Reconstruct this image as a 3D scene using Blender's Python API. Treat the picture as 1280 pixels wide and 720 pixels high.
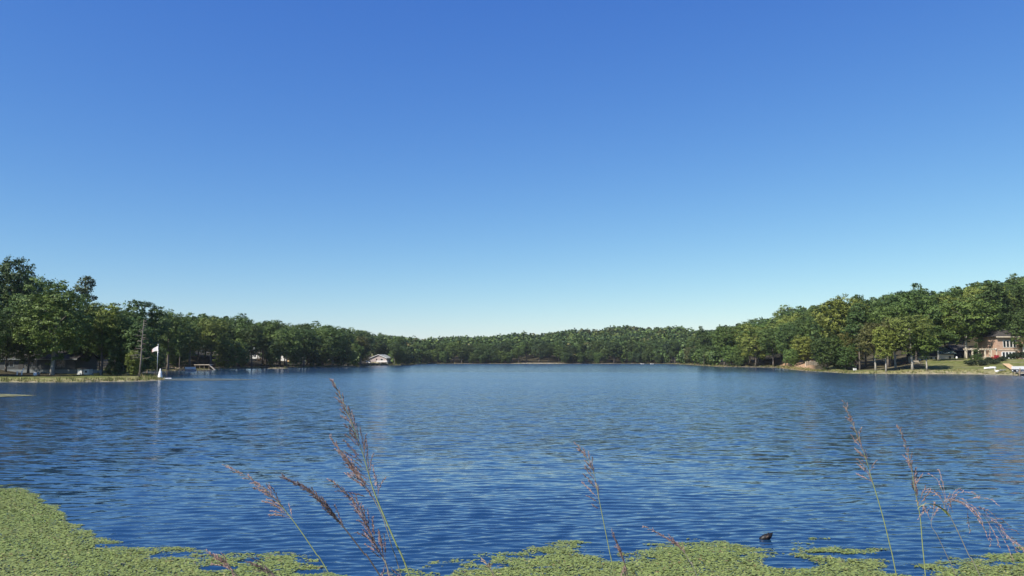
import bpy, math, random
import numpy as np
from mathutils import Vector, Matrix

random.seed(7)
RNG = np.random.default_rng(7)
for _o in list(bpy.data.objects):
    bpy.data.objects.remove(_o, do_unlink=True)
scene = bpy.context.scene
COL = scene.collection
R = math.radians

# ------------------------------------------------------------------ camera
F = 985.0                 # focal length in pixels of the 1280 px wide photograph
CAM_H = 3.5               # metres above the lake
HORIZON = 449.0
PITCH = math.atan((HORIZON - 360.0) / F)
cam_data = bpy.data.cameras.new("camera")
cam_data.sensor_width = 36.0
cam_data.lens = 36.0 * F / 1280.0
cam_data.clip_start = 0.05
cam_data.clip_end = 20000.0
cam = bpy.data.objects.new("camera", cam_data)
COL.objects.link(cam)
cam.location = (0, 0, CAM_H)
cam.rotation_euler = (R(90) + PITCH, 0, 0)
scene.camera = cam

# ------------------------------------------------------------------ sky and sun
SUN_EL = R(46)
SUN_AZ = R(-130)           # compass style, from +Y towards +X: behind the camera, to the left
world = bpy.data.worlds.new("World")
scene.world = world
world.use_nodes = True
wn = world.node_tree.nodes
wl = world.node_tree.links
bg = wn["Background"]
sky = wn.new("ShaderNodeTexSky")
sky.sky_type = 'NISHITA'
sky.sun_disc = False
sky.sun_elevation = SUN_EL
sky.sun_rotation = SUN_AZ
sky.altitude = 200
sky.air_density = 1.0
sky.dust_density = 0.1
sky.ozone_density = 3.0
EXPOSURE = 0.55
# the camera's colour response to the clear sky, one curve per channel over the whole dome
sep = wn.new("ShaderNodeSeparateColor")
cmb = wn.new("ShaderNodeCombineColor")
wl.new(sky.outputs[0], sep.inputs[0])
for ch, (gam, gain) in enumerate(((1.34, 1.19), (1.08, 1.15), (0.51, 1.03))):
    a_ = wn.new("ShaderNodeMath")
    a_.operation = 'MULTIPLY'
    a_.inputs[1].default_value = 0.1
    b_ = wn.new("ShaderNodeMath")
    b_.operation = 'POWER'
    b_.inputs[1].default_value = gam
    c_ = wn.new("ShaderNodeMath")
    c_.operation = 'MULTIPLY'
    c_.inputs[1].default_value = gain * 10.0 / 2 ** EXPOSURE
    wl.new(sep.outputs[ch], a_.inputs[0])
    wl.new(a_.outputs[0], b_.inputs[0])
    wl.new(b_.outputs[0], c_.inputs[0])
    wl.new(c_.outputs[0], cmb.inputs[ch])
wl.new(cmb.outputs[0], bg.inputs["Color"])
bg.inputs["Strength"].default_value = 0.10
sun_dir = Vector((math.sin(SUN_AZ) * math.cos(SUN_EL), math.cos(SUN_AZ) * math.cos(SUN_EL), math.sin(SUN_EL)))
sd = bpy.data.lights.new("sun", 'SUN')
sd.energy = 4.7
sd.angle = R(0.5)
sd.color = (1.0, 0.94, 0.83)
sun = bpy.data.objects.new("sun", sd)
COL.objects.link(sun)
sun.location = (-60, -60, 90)
sun.rotation_euler = sun_dir.to_track_quat('Z', 'Y').to_euler()
scene.view_settings.view_transform = 'Standard'
scene.view_settings.look = 'None'
scene.view_settings.exposure = EXPOSURE
scene.view_settings.gamma = 1.0
scene.cycles.max_bounces = 6
scene.cycles.diffuse_bounces = 2
scene.cycles.glossy_bounces = 3
scene.cycles.transparent_max_bounces = 4
scene.cycles.volume_bounces = 0
scene.cycles.caustics_reflective = False
scene.cycles.caustics_refractive = False
scene.cycles.use_denoising = True


# ------------------------------------------------------------------ helpers
def ray(px, py):
    u = (px - 640.0) / F
    v = (360.0 - py) / F
    return Vector((u, math.cos(PITCH) - v * math.sin(PITCH), math.sin(PITCH) + v * math.cos(PITCH)))


def on_water(px, py, z=0.0):
    d = ray(px, py)
    t = (z - CAM_H) / d.z
    return Vector((d.x * t, d.y * t, z))


def at_depth(px, py, Y):
    d = ray(px, py)
    t = Y / d.y
    return Vector((d.x * t, Y, CAM_H + d.z * t))


def px_at(x, y):
    """photo column of a point near lake level"""
    return 640.0 + F * x / (y * math.cos(PITCH) - CAM_H * math.sin(PITCH) * 0 + 1e-9)


def tag(o, label=None, cat=None, group=None, kind=None):
    if label: o["label"] = label
    if cat: o["category"] = cat
    if group: o["group"] = group
    if kind: o["kind"] = kind
    return o


def empty(name, loc, rz=0.0, label=None, cat=None, group=None):
    o = bpy.data.objects.new(name, None)
    o.empty_display_size = 0.3
    COL.objects.link(o)
    o.location = loc
    o.rotation_euler = (0, 0, rz)
    return tag(o, label, cat, group)


def link_mesh(name, me, mat=None, parent=None):
    if mat is not None and not me.materials:
        me.materials.append(mat)
    o = bpy.data.objects.new(name, me)
    COL.objects.link(o)
    if parent is not None:
        o.parent = parent
    return o


def np_mesh(name, verts, faces, smooth=False, attrs=None):
    """verts (n,3); faces (m,k) constant k"""
    me = bpy.data.meshes.new(name)
    verts = np.ascontiguousarray(verts, dtype=np.float32)
    faces = np.ascontiguousarray(faces, dtype=np.int32)
    n, (m, k) = len(verts), faces.shape
    me.vertices.add(n)
    me.vertices.foreach_set("co", verts.ravel())
    me.loops.add(m * k)
    me.loops.foreach_set("vertex_index", faces.ravel())
    me.polygons.add(m)
    me.polygons.foreach_set("loop_start", np.arange(0, m * k, k, dtype=np.int32))
    me.polygons.foreach_set("loop_total", np.full(m, k, dtype=np.int32))
    if smooth:
        me.polygons.foreach_set("use_smooth", np.ones(m, dtype=bool))
    for an, (typ, arr) in (attrs or {}).items():
        a = me.attributes.new(an, typ, 'POINT')
        if typ == 'FLOAT_COLOR':
            a.data.foreach_set("color", np.ascontiguousarray(arr, dtype=np.float32).ravel())
        else:
            a.data.foreach_set("value", np.ascontiguousarray(arr, dtype=np.float32).ravel())
    me.update(calc_edges=True)
    return me


class MB:
    """collects boxes, tubes and prisms, and links them as ONE mesh object"""
    def __init__(self):
        self.v, self.f, self.s = [], [], []

    def add(self, vs, fs, smooth=False):
        b = len(self.v)
        self.v += [tuple(p) for p in vs]
        for f in fs:
            self.f.append([b + i for i in f])
            self.s.append(smooth)

    def box(self, x0, x1, y0, y1, z0, z1):
        self.add([(x0, y0, z0), (x1, y0, z0), (x1, y1, z0), (x0, y1, z0), (x0, y0, z1), (x1, y0, z1), (x1, y1, z1), (x0, y1, z1)],
                 [(0, 3, 2, 1), (4, 5, 6, 7), (0, 1, 5, 4), (1, 2, 6, 5), (2, 3, 7, 6), (3, 0, 4, 7)])

    def hexa(self, bottom, top):
        n = len(bottom)
        self.add(list(bottom) + list(top), [tuple(reversed(range(n))), tuple(range(n, 2 * n))] +
                 [(i, (i + 1) % n, n + (i + 1) % n, n + i) for i in range(n)])

    def prism(self, outline, y0, y1):
        """outline in x,z extruded along y"""
        n = len(outline)
        self.add([(x, y0, z) for x, z in outline] + [(x, y1, z) for x, z in outline],
                 [tuple(range(n)), tuple(reversed(range(n, 2 * n)))] +
                 [((i + 1) % n, i, n + i, n + (i + 1) % n) for i in range(n)])

    def tube(self, pts, rad, sides=6, cap=True):
        pts = [Vector(p) for p in pts]
        n = len(pts)
        rad = rad if isinstance(rad, (list, tuple)) else [rad] * n
        vs, ref = [], Vector((0.31, 0.87, 0.38)).normalized()
        for i, p in enumerate(pts):
            t = (pts[min(i + 1, n - 1)] - pts[max(i - 1, 0)])
            t = t.normalized() if t.length > 1e-9 else Vector((0, 0, 1))
            if abs(t.dot(ref)) > 0.95:
                ref = Vector((0.9, -0.2, 0.3)).normalized()
            a = t.cross(ref).normalized()
            b = t.cross(a)
            for k in range(sides):
                an = 2 * math.pi * k / sides
                vs.append(p + (a * math.cos(an) + b * math.sin(an)) * rad[i])
        fs = [(i * sides + k, i * sides + (k + 1) % sides, (i + 1) * sides + (k + 1) % sides, (i + 1) * sides + k)
              for i in range(n - 1) for k in range(sides)]
        if cap:
            fs += [tuple(reversed(range(sides))), tuple(range((n - 1) * sides, n * sides))]
        self.add(vs, fs, True)

    def lathe(self, prof, sides=12, center=(0, 0)):
        vs = []
        for r, z in prof:
            for k in range(sides):
                an = 2 * math.pi * k / sides
                vs.append((center[0] + r * math.cos(an), center[1] + r * math.sin(an), z))
        n = len(prof)
        fs = [(i * sides + k, i * sides + (k + 1) % sides, (i + 1) * sides + (k + 1) % sides, (i + 1) * sides + k)
              for i in range(n - 1) for k in range(sides)]
        fs += [tuple(reversed(range(sides))), tuple(range((n - 1) * sides, n * sides))]
        self.add(vs, fs, True)

    def blob(self, c, r, rot=None, seg=10, ring=6, rough=0.0, rnd=random):
        vs = []
        for i in range(ring + 1):
            th = math.pi * i / ring
            for k in range(seg):
                ph = 2 * math.pi * k / seg
                q = 1 + rough * (rnd.random() - 0.5)
                p = Vector((r[0] * math.sin(th) * math.cos(ph) * q, r[1] * math.sin(th) * math.sin(ph) * q, r[2] * math.cos(th) * q))
                if rot is not None:
                    p = rot @ p
                vs.append(Vector(c) + p)
        fs = [(i * seg + k, (i + 1) * seg + k, (i + 1) * seg + (k + 1) % seg, i * seg + (k + 1) % seg)
              for i in range(ring) for k in range(seg)]
        self.add(vs, fs, True)

    def mesh(self, name):
        me = bpy.data.meshes.new(name)
        me.from_pydata(self.v, [], self.f)
        me.polygons.foreach_set("use_smooth", np.array(self.s, dtype=bool))
        me.update()
        return me

    def build(self, name, mat, parent=None):
        return link_mesh(name, self.mesh(name), mat, parent)


# ------------------------------------------------------------------ materials
def new_mat(name):
    m = bpy.data.materials.new(name)
    m.use_nodes = True
    return m, m.node_tree.nodes, m.node_tree.links, m.node_tree.nodes["Principled BSDF"]


def plain(name, col, rough=0.6, noise=0.25, scale=3.0, metal=0.0, stretch=(1, 1, 1), bump=0.0):
    """a base colour broken up by grain and wear"""
    m, n, l, p = new_mat(name)
    p.inputs["Roughness"].default_value = rough
    p.inputs["Metallic"].default_value = metal
    tc = n.new("ShaderNodeTexCoord")
    mp = n.new("ShaderNodeMapping")
    mp.inputs["Scale"].default_value = stretch
    nz = n.new("ShaderNodeTexNoise")
    nz.inputs["Scale"].default_value = scale
    nz.inputs["Detail"].default_value = 5
    mr = n.new("ShaderNodeMapRange")
    mr.inputs[1].default_value, mr.inputs[2].default_value = 0.3, 0.7
    mr.inputs[3].default_value, mr.inputs[4].default_value = 1 - noise, 1 + noise
    mx = n.new("ShaderNodeVectorMath")
    mx.operation = 'SCALE'
    mx.inputs[0].default_value = col
    l.new(tc.outputs["Object"], mp.inputs[0])
    l.new(mp.outputs[0], nz.inputs["Vector"])
    l.new(nz.outputs["Fac"], mr.inputs[0])
    l.new(mr.outputs[0], mx.inputs["Scale"])
    l.new(mx.outputs[0], p.inputs["Base Color"])
    if bump:
        b = n.new("ShaderNodeBump")
        b.inputs["Strength"].default_value = bump
        b.inputs["Distance"].default_value = 0.02
        l.new(nz.outputs["Fac"], b.inputs["Height"])
        l.new(b.outputs[0], p.inputs["Normal"])
    return m


def foliage(name, source):
    """leaf material: colour from the object (source='object') or from the mesh's tint (source='tint')"""
    m, n, l, p = new_mat(name)
    if source == 'object':
        src = n.new("ShaderNodeObjectInfo").outputs["Color"]
    else:
        a = n.new("ShaderNodeAttribute")
        a.attribute_name = "tint"
        src = a.outputs["Color"]
    v = n.new("ShaderNodeAttribute")
    v.attribute_name = "var"
    mr = n.new("ShaderNodeMapRange")
    mr.inputs[3].default_value, mr.inputs[4].default_value = 0.55, 1.5
    l.new(v.outputs["Fac"], mr.inputs[0])
    hs = n.new("ShaderNodeHueSaturation")
    mh = n.new("ShaderNodeMapRange")
    mh.inputs[3].default_value, mh.inputs[4].default_value = 0.515, 0.485
    l.new(v.outputs["Fac"], mh.inputs[0])
    l.new(mh.outputs[0], hs.inputs["Hue"])
    l.new(mr.outputs[0], hs.inputs["Value"])
    l.new(src, hs.inputs["Color"])
    l.new(hs.outputs[0], p.inputs["Base Color"])
    p.inputs["Roughness"].default_value = 0.55
    p.inputs["Specular IOR Level"].default_value = 0.25
    tr = n.new("ShaderNodeBsdfTranslucent")
    l.new(hs.outputs[0], tr.inputs["Color"])
    mix = n.new("ShaderNodeMixShader")
    mix.inputs[0].default_value = 0.13
    l.new(p.outputs[0], mix.inputs[1])
    l.new(tr.outputs[0], mix.inputs[2])
    l.new(mix.outputs[0], n["Material Output"].inputs["Surface"])
    return m


M = dict(
    bark=plain("bark", (0.15, 0.125, 0.10), 0.9, 0.4, 2.5, stretch=(4, 4, 0.6), bump=0.4),
    pale_bark=plain("pale_bark", (0.36, 0.33, 0.28), 0.9, 0.4, 2.5, stretch=(4, 4, 0.6), bump=0.4),
    dead_wood=plain("dead_wood", (0.20, 0.17, 0.15), 0.9, 0.35, 2, stretch=(4, 4, 0.5)),
    leaf=foliage("leaf", 'object'),
    leaf_mass=foliage("leaf_mass", 'tint'),
    white=plain("white_paint", (0.80, 0.79, 0.76), 0.45, 0.06, 1.5),
    cream=plain("cream_render", (0.66, 0.56, 0.42), 0.8, 0.10, 1.2),
    grey_siding=plain("grey_siding", (0.060, 0.064, 0.062), 0.7, 0.15, 1.0, stretch=(0.3, 0.3, 6)),
    grey_block=plain("grey_block", (0.19, 0.21, 0.21), 0.8, 0.15, 1.5),
    taupe=plain("taupe_siding", (0.40, 0.33, 0.31), 0.7, 0.12, 1.0, stretch=(0.3, 0.3, 6)),
    tan_wall=plain("tan_wall", (0.40, 0.36, 0.20), 0.8, 0.2, 1.0),
    green_roof=plain("green_metal_roof", (0.012, 0.045, 0.04), 0.45, 0.2, 2.0),
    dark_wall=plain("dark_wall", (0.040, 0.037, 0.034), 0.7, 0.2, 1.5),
    shingle=plain("grey_shingle", (0.30, 0.31, 0.29), 0.85, 0.2, 3.0),
    dark_shingle=plain("dark_shingle", (0.050, 0.045, 0.040), 0.85, 0.25, 3.0),
    glass=plain("window_glass", (0.015, 0.02, 0.025), 0.08, 0.2, 0.8),
    wood=plain("weathered_wood", (0.22, 0.17, 0.12), 0.85, 0.3, 2.0, stretch=(1, 5, 5), bump=0.3),
    pale_wood=plain("pale_wood", (0.50, 0.43, 0.32), 0.8, 0.25, 2.0, stretch=(1, 5, 5), bump=0.3),
    tan_board=plain("tan_board", (0.62, 0.42, 0.22), 0.8, 0.15, 2.0),
    steel=plain("galvanised_steel", (0.45, 0.46, 0.47), 0.4, 0.1, 3.0, metal=0.8),
    red=plain("red_flower", (0.45, 0.03, 0.03), 0.6, 0.3, 3.0),
    redwood=plain("red_brown_wood", (0.16, 0.07, 0.045), 0.8, 0.25, 3.0),
    sandstone=plain("pale_stone", (0.60, 0.52, 0.40), 0.9, 0.25, 2.0, bump=0.4),
    stalk_green=plain("green_stem", (0.26, 0.30, 0.12), 0.5, 0.2, 30.0),
    stalk_grey=plain("grey_stem", (0.26, 0.24, 0.19), 0.55, 0.2, 30.0),
    stalk_dark=plain("dark_stem", (0.09, 0.075, 0.065), 0.6, 0.2, 30.0),
    seed_dark=plain("dark_purple_seed", (0.125, 0.085, 0.080), 0.6, 0.5, 60.0),
    seed_mid=plain("purple_brown_seed", (0.25, 0.16, 0.14), 0.6, 0.5, 60.0),
    seed_pink=plain("pinkish_seed", (0.31, 0.20, 0.17), 0.6, 0.45, 60.0),
    seed_tan=plain("tan_seed", (0.40, 0.30, 0.19), 0.6, 0.45, 60.0),
    wet_wood=plain("wet_wood", (0.008, 0.006, 0.005), 0.5, 0.6, 12.0, bump=0.6),
    end_wood=plain("split_wood", (0.06, 0.038, 0.024), 0.6, 0.5, 14.0, bump=0.4),
)


def brick_material():
    m, n, l, p = new_mat("brick")
    tc = n.new("ShaderNodeTexCoord")
    sp = n.new("ShaderNodeSeparateXYZ")
    cb = n.new("ShaderNodeCombineXYZ")
    ad = n.new("ShaderNodeMath")
    ad.operation = 'ADD'
    l.new(tc.outputs["Object"], sp.inputs[0])
    l.new(sp.outputs[0], ad.inputs[0])
    l.new(sp.outputs[1], ad.inputs[1])
    l.new(ad.outputs[0], cb.inputs[0])
    l.new(sp.outputs[2], cb.inputs[1])
    b = n.new("ShaderNodeTexBrick")
    b.inputs["Scale"].default_value = 1.0
    b.inputs["Brick Width"].default_value = 0.42
    b.inputs["Row Height"].default_value = 0.2
    b.inputs["Mortar Size"].default_value = 0.02
    b.inputs["Color1"].default_value = (0.42, 0.21, 0.13, 1)
    b.inputs["Color2"].default_value = (0.52, 0.33, 0.22, 1)
    b.inputs["Mortar"].default_value = (0.5, 0.44, 0.38, 1)
    l.new(cb.outputs[0], b.inputs["Vector"])
    l.new(b.outputs["Color"], p.inputs["Base Color"])
    p.inputs["Roughness"].default_value = 0.85
    return m


M['brick'] = brick_material()
M['mudstone'] = plain("mud_stone", (0.16, 0.14, 0.11), 0.9, 0.3, 2.0, bump=0.4)

# ------------------------------------------------------------------ the lake's outline, from the photo's shorelines
shore_px = [(0, 477.8), (60, 478), (130, 477.3), (180, 476.5), (200, 475.6), (206, 474.6), (203, 472.5), (192, 469.5), (180, 467.0),
            (178, 465.0), (200, 464.0), (240, 463.2), (262, 462.3), (290, 461.2), (330, 460.5), (345, 460.8), (380, 460.0), (440, 458.6),
            (458, 457.6), (490, 456.9), (512, 456.2), (525, 455.2), (540, 454.7), (640, 454.6), (690, 454.8), (740, 454.6), (830, 454.7),
            (846, 455.2), (870, 456.6), (900, 458.4), (970, 459.5), (985, 461.4), (1000, 463), (1030, 465), (1060, 466.8), (1130, 467.3),
            (1200, 467.6), (1245, 468.3), (1280, 469.5)]
LAKE = [on_water(*p).to_2d() for p in shore_px]
LAKE += [Vector(p) for p in [(150, 165), (178, 120), (165, 60), (120, 24), (60, 10.5), (30, 8.6), (0, 8.0), (-30, 8.6), (-70, 11), (-125, 30),
                             (-150, 70), (-135, 105), (-105, 119)]]
LAKE = np.array([(p[0], p[1]) for p in LAKE])


def shore_dist(x, y):
    """metres from the shoreline, positive on land (arrays)"""
    x = np.asarray(x, float)
    y = np.asarray(y, float)
    best = np.full(x.shape, 1e18)
    inside = np.zeros(x.shape, bool)
    n = len(LAKE)
    for i in range(n):
        ax, ay = LAKE[i]
        bx, by = LAKE[(i + 1) % n]
        dx, dy = bx - ax, by - ay
        t = np.clip(((x - ax) * dx + (y - ay) * dy) / (dx * dx + dy * dy), 0, 1)
        best = np.minimum(best, (x - ax - t * dx) ** 2 + (y - ay - t * dy) ** 2)
        cond = ((ay > y) != (by > y)) & (x < (bx - ax) * (y - ay) / (by - ay + 1e-12) + ax)
        inside ^= cond
    d = np.sqrt(best)
    return np.where(inside, -d, d)


def wavy(x, y, s, seed=0):
    """cheap smooth noise in -1..1"""
    r = np.random.default_rng(seed)
    o = np.zeros(np.shape(x))
    for k in range(6):
        a, p = r.uniform(0, 6.28, 2)
        f = r.uniform(0.6, 1.9) / s
        o = o + np.sin((np.cos(a) * x + np.sin(a) * y) * f * 6.28 + p)
    return o / 3.2


# photo column -> (height of the hill's top above the lake, distance over which it rises, flat strip by the water)
hill_px = [-900, -300, 0, 60, 130, 205, 280, 360, 430, 470, 525, 600, 700, 780, 850, 880, 920, 960, 1040, 1110, 1200, 1280, 1600, 2200]
hill_h = [10, 14, 15.5, 11.5, 6.0, 9.0, 9.5, 7.0, 8.0, 12, 8.5, 12.5, 19.5, 26.0, 23, 16.5, 17, 18, 19.5, 18.5, 18.5, 21, 18, 10]
hill_w = [90, 90, 90, 90, 110, 130, 150, 190, 200, 230, 260, 300, 330, 330, 300, 220, 160, 130, 115, 110, 110, 110, 110, 110]
hill_f = [20, 24, 24, 24, 22, 8, 8, 8, 8, 8, 8, 8, 8, 8, 8, 6, 5, 4, 3, 24, 44, 46, 46, 46]


def ground(x, y):
    x = np.asarray(x, float)
    y = np.asarray(y, float)
    d = shore_dist(x, y)
    px = 640 + F * x / np.maximum(y, 1.0)
    h = np.interp(px, hill_px, hill_h)
    w = np.interp(px, hill_px, hill_w)
    f = np.interp(px, hill_px, hill_f)
    t = np.clip((d - f) / w, 0, 1)
    sand = 0.75 * np.clip((px - 972) / 8, 0, 1) * np.clip((1018 - px) / 8, 0, 1) * np.clip((d - 0.5) / 7, 0, 1)
    hill = sand + h * t + 2.0 * wavy(x, y, 90, 3) * np.clip(d / 150, 0, 1)
    rb_ = np.clip((px - 1060) / 90, 0, 1)
    low = (0.55 + 0.40 * rb_) * (1 - np.exp(-np.maximum(d, 0) / (2.5 - 1.2 * rb_))) + 2.25 * rb_ * np.clip((d - 3) / 29, 0, 1) + 0.05 * wavy(x, y, 6, 5) * np.clip(d, 0, 1)
    far = low + hill
    nb = np.maximum(d, 0)
    near = np.minimum(nb * 0.30, 1.95) + 0.04 * wavy(x, y, 2.0, 8) * np.clip(nb, 0, 1)
    k = np.clip((y - 30) / 30, 0, 1)
    land = near * (1 - k) + far * k
    return np.where(d > 0, land, np.maximum(-3.0, d * 0.22))


def gz(x, y):
    return float(ground(np.array([x]), np.array([y]))[0])


def stand(px, Y, dz=0.0):
    x = (px - 640.0) / F * (Y * math.cos(PITCH))
    return Vector((x, Y, gz(x, Y) + dz))


# ------------------------------------------------------------------ terrain
ang = np.concatenate([np.arange(-180, -60, 6), np.arange(-60, -36, 1.5), np.arange(-36, 36, 0.2), np.arange(36, 60, 1.5), np.arange(60, 180.1, 6)])
rad = np.concatenate([[0.4], np.arange(1, 12, 0.5), np.arange(12, 100, 4), np.arange(100, 300, 1.6), np.arange(300, 480, 3.5), np.arange(480, 720, 4),
                      np.arange(720, 1200, 20), np.geomspace(1250, 9000, 14)])
A, RR = np.meshgrid(np.radians(ang), rad, indexing='ij')
X, Yg = RR * np.sin(A), RR * np.cos(A)
Z = ground(X.ravel(), Yg.ravel()).reshape(X.shape)
na, nr = X.shape
tv = np.stack([X, Yg, Z], -1).reshape(-1, 3)
ii, jj = np.meshgrid(np.arange(na - 1), np.arange(nr - 1), indexing='ij')
q = (ii * nr + jj).ravel()
tf = np.stack([q, q + 1, q + nr + 1, q + nr], -1)
# what grows or lies on the ground
TD = shore_dist(tv[:, 0], tv[:, 1])
TP = 640 + F * tv[:, 0] / np.maximum(tv[:, 1], 1)
nz1 = wavy(tv[:, 0], tv[:, 1], 7, 11)
nz2 = wavy(tv[:, 0], tv[:, 1], 2.6, 12)
floor_c = np.array([0.055, 0.048, 0.028])
lawn_c = np.array([0.125, 0.140, 0.042])
dry_c = np.array([0.27, 0.245, 0.115])
mud_c = np.array([0.27, 0.23, 0.16])
sand_c = np.array([0.42, 0.27, 0.16])


def band(v, a, b, s):
    return np.clip((v - a) / s + 0.5, 0, 1) * np.clip((b - v) / s + 0.5, 0, 1)


cov = np.tile(floor_c, (len(tv), 1))


def lay(col, w):
    global cov
    cov = cov * (1 - w[:, None]) + col * w[:, None]


lay(lawn_c, np.maximum(band(TP, 1035, 1700, 10) * band(TD, -5, np.where(TP > 1152, 48, 9), 6), band(TP, -900, 200, 10) * band(TD, -5, 15, 6)))
lay(dry_c, np.maximum(band(TP, 1035, 1700, 10) * band(TD, -5, 5 + 2 * nz1, 3), band(TP, -900, 212, 8) * band(TD, -5, 7 + 3 * nz1, 4)) * np.clip(0.6 + 0.5 * nz2, 0, 1))
lay(mud_c, band(TD, -4, 1.2 + 0.8 * nz1, 1.2) * np.clip(0.7 + 0.4 * nz2, 0, 1))
lay(mud_c, band(TP, 262, 440, 8) * band(TD, -5, 9 + 5 * nz1, 3) * 0.75)
lay(mud_c * 0.8, band(TP, 1085, 1500, 10) * band(TD, 2, 40, 5) * np.clip(1.6 * nz1 - 0.75, 0, 0.8))
lay(dry_c, band(TP, 1085, 1500, 10) * band(TD, 4, 34, 6) * np.clip(nz2 * 0.9, 0, 0.55))
lay(sand_c, band(TP, 976, 1014, 5) * band(TD, 0.5, 15 + 3 * nz1, 2))
lay(mud_c * 0.95, band(TP, 640, 705, 8) * band(TD, -2, 9 + 4 * nz1, 3))
lay(np.array([0.10, 0.12, 0.035]), np.clip((25 - tv[:, 1]) / 5, 0, 1))
cov = np.concatenate([cov, np.ones((len(cov), 1))], 1)
terr = np_mesh("ground", tv, tf, True, {"cover": ('FLOAT_COLOR', cov)})
m, n, l, p = new_mat("ground_cover")
at = n.new("ShaderNodeAttribute")
at.attribute_name = "cover"
tc = n.new("ShaderNodeTexCoord")
nz = n.new("ShaderNodeTexNoise")
nz.inputs["Scale"].default_value = 0.8
nz.inputs["Detail"].default_value = 8
nz.inputs["Roughness"].default_value = 0.7
l.new(tc.outputs["Object"], nz.inputs["Vector"])
mr = n.new("ShaderNodeMapRange")
mr.inputs[1].default_value, mr.inputs[2].default_value, mr.inputs[3].default_value, mr.inputs[4].default_value = 0.3, 0.7, 0.55, 1.4
l.new(nz.outputs["Fac"], mr.inputs[0])
mx = n.new("ShaderNodeVectorMath")
mx.operation = 'SCALE'
l.new(at.outputs["Color"], mx.inputs[0])
l.new(mr.outputs[0], mx.inputs["Scale"])
l.new(mx.outputs[0], p.inputs["Base Color"])
p.inputs["Roughness"].default_value = 0.95
p.inputs["Specular IOR Level"].default_value = 0.1
bp = n.new("ShaderNodeBump")
bp.inputs["Strength"].default_value = 0.6
bp.inputs["Distance"].default_value = 0.15
l.new(nz.outputs["Fac"], bp.inputs["Height"])
l.new(bp.outputs[0], p.inputs["Normal"])
tag(link_mesh("ground", terr, m), "wooded hills, grassy banks and lake bed", "ground", kind="structure")

# ------------------------------------------------------------------ water: wind ripples as real relief near the bank, finer relief farther out
wang = np.concatenate([np.arange(-98, -40, 4), np.arange(-40, 40, 0.15), np.arange(40, 98.1, 4)])
wrad = np.concatenate([np.arange(6.5, 11, 0.5), np.arange(11, 22, 0.036), np.arange(22, 40, 0.10), np.arange(40, 80, 0.5), np.geomspace(80, 1100, 24)])
A, RR = np.meshgrid(np.radians(wang), wrad, indexing='ij')
X, Yw = RR * np.sin(A), RR * np.cos(A)
wr = np.random.default_rng(21)
H = np.zeros(X.shape)
gust = 0.98 + 0.09 * wavy(X, Yw, 9, 31) + 0.06 * wavy(X, Yw, 3.5, 32)
gust = np.clip(gust, 0.5, 1.4)
NW = 220
for k in range(NW):
    lam = 0.13 * (0.48 / 0.13) ** wr.random()
    th = R(90 + 5) + wr.normal(0, 0.28)
    kk = 2 * math.pi / lam
    slope = 0.0215 * (1.15 if lam < 0.27 else 0.62)
    fade = np.clip((lam * 45 + 14 - RR) / 14, 0, 1)
    ph = kk * (np.cos(th) * X + np.sin(th) * Yw) + wr.uniform(0, 6.28)
    env = 0.95 + 0.25 * np.sin((np.cos(th + 1.3) * X + np.sin(th + 1.3) * Yw) * kk * 0.17 + wr.uniform(0, 6.28))
    H += slope / kk * np.sin(ph) * fade * env
H *= gust
Hz = H * np.clip((RR - 7) / 3, 0, 1)
na, nr = X.shape
wv = np.stack([X, Yw, Hz], -1).reshape(-1, 3)
ii, jj = np.meshgrid(np.arange(na - 1), np.arange(nr - 1), indexing='ij')
q = (ii * nr + jj).ravel()
wf = np.stack([q, q + nr, q + nr + 1, q + 1], -1)
wme = np_mesh("lake_water", wv, wf, True)
m, n, l, p = new_mat("lake_water")
M['water'] = m
p.inputs["Base Color"].default_value = (0.010, 0.038, 0.092, 1)
p.inputs["IOR"].default_value = 1.5
tc = n.new("ShaderNodeTexCoord")
obj_co = tc.outputs["Object"]
ln = n.new("ShaderNodeVectorMath")
ln.operation = 'LENGTH'
l.new(obj_co, ln.inputs[0])


def mapr(src, a, b, c, d, smooth=False):
    r = n.new("ShaderNodeMapRange")
    if smooth:
        r.interpolation_type = 'SMOOTHSTEP'
    r.inputs[1].default_value, r.inputs[2].default_value, r.inputs[3].default_value, r.inputs[4].default_value = a, b, c, d
    l.new(src, r.inputs[0])
    return r.outputs[0]


def noise_vec(scale, sx, sy, detail):
    mp = n.new("ShaderNodeMapping")
    mp.inputs["Scale"].default_value = (sx, sy, 1)
    mp.inputs["Rotation"].default_value = (0, 0, R(8))
    l.new(obj_co, mp.inputs[0])
    t = n.new("ShaderNodeTexNoise")
    t.inputs["Scale"].default_value = scale
    t.inputs["Detail"].default_value = detail
    t.inputs["Roughness"].default_value = 0.6
    l.new(mp.outputs[0], t.inputs["Vector"])
    s = n.new("ShaderNodeVectorMath")
    s.operation = 'SUBTRACT'
    s.inputs[1].default_value = (0.5, 0.5, 0.5)
    l.new(t.outputs["Color"], s.inputs[0])
    return s.outputs[0], t.outputs["Fac"]


def vmath(op, a, b):
    v = n.new("ShaderNodeVectorMath")
    v.operation = op
    for i, s in enumerate((a, b)):
        if isinstance(s, tuple):
            v.inputs[i].default_value = s
        else:
            l.new(s, v.inputs[i])
    return v.outputs[0]


def vscale(a, s):
    v = n.new("ShaderNodeVectorMath")
    v.operation = 'SCALE'
    l.new(a, v.inputs[0])
    if isinstance(s, float):
        v.inputs["Scale"].default_value = s
    else:
        l.new(s, v.inputs["Scale"])
    return v.outputs[0]


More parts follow.
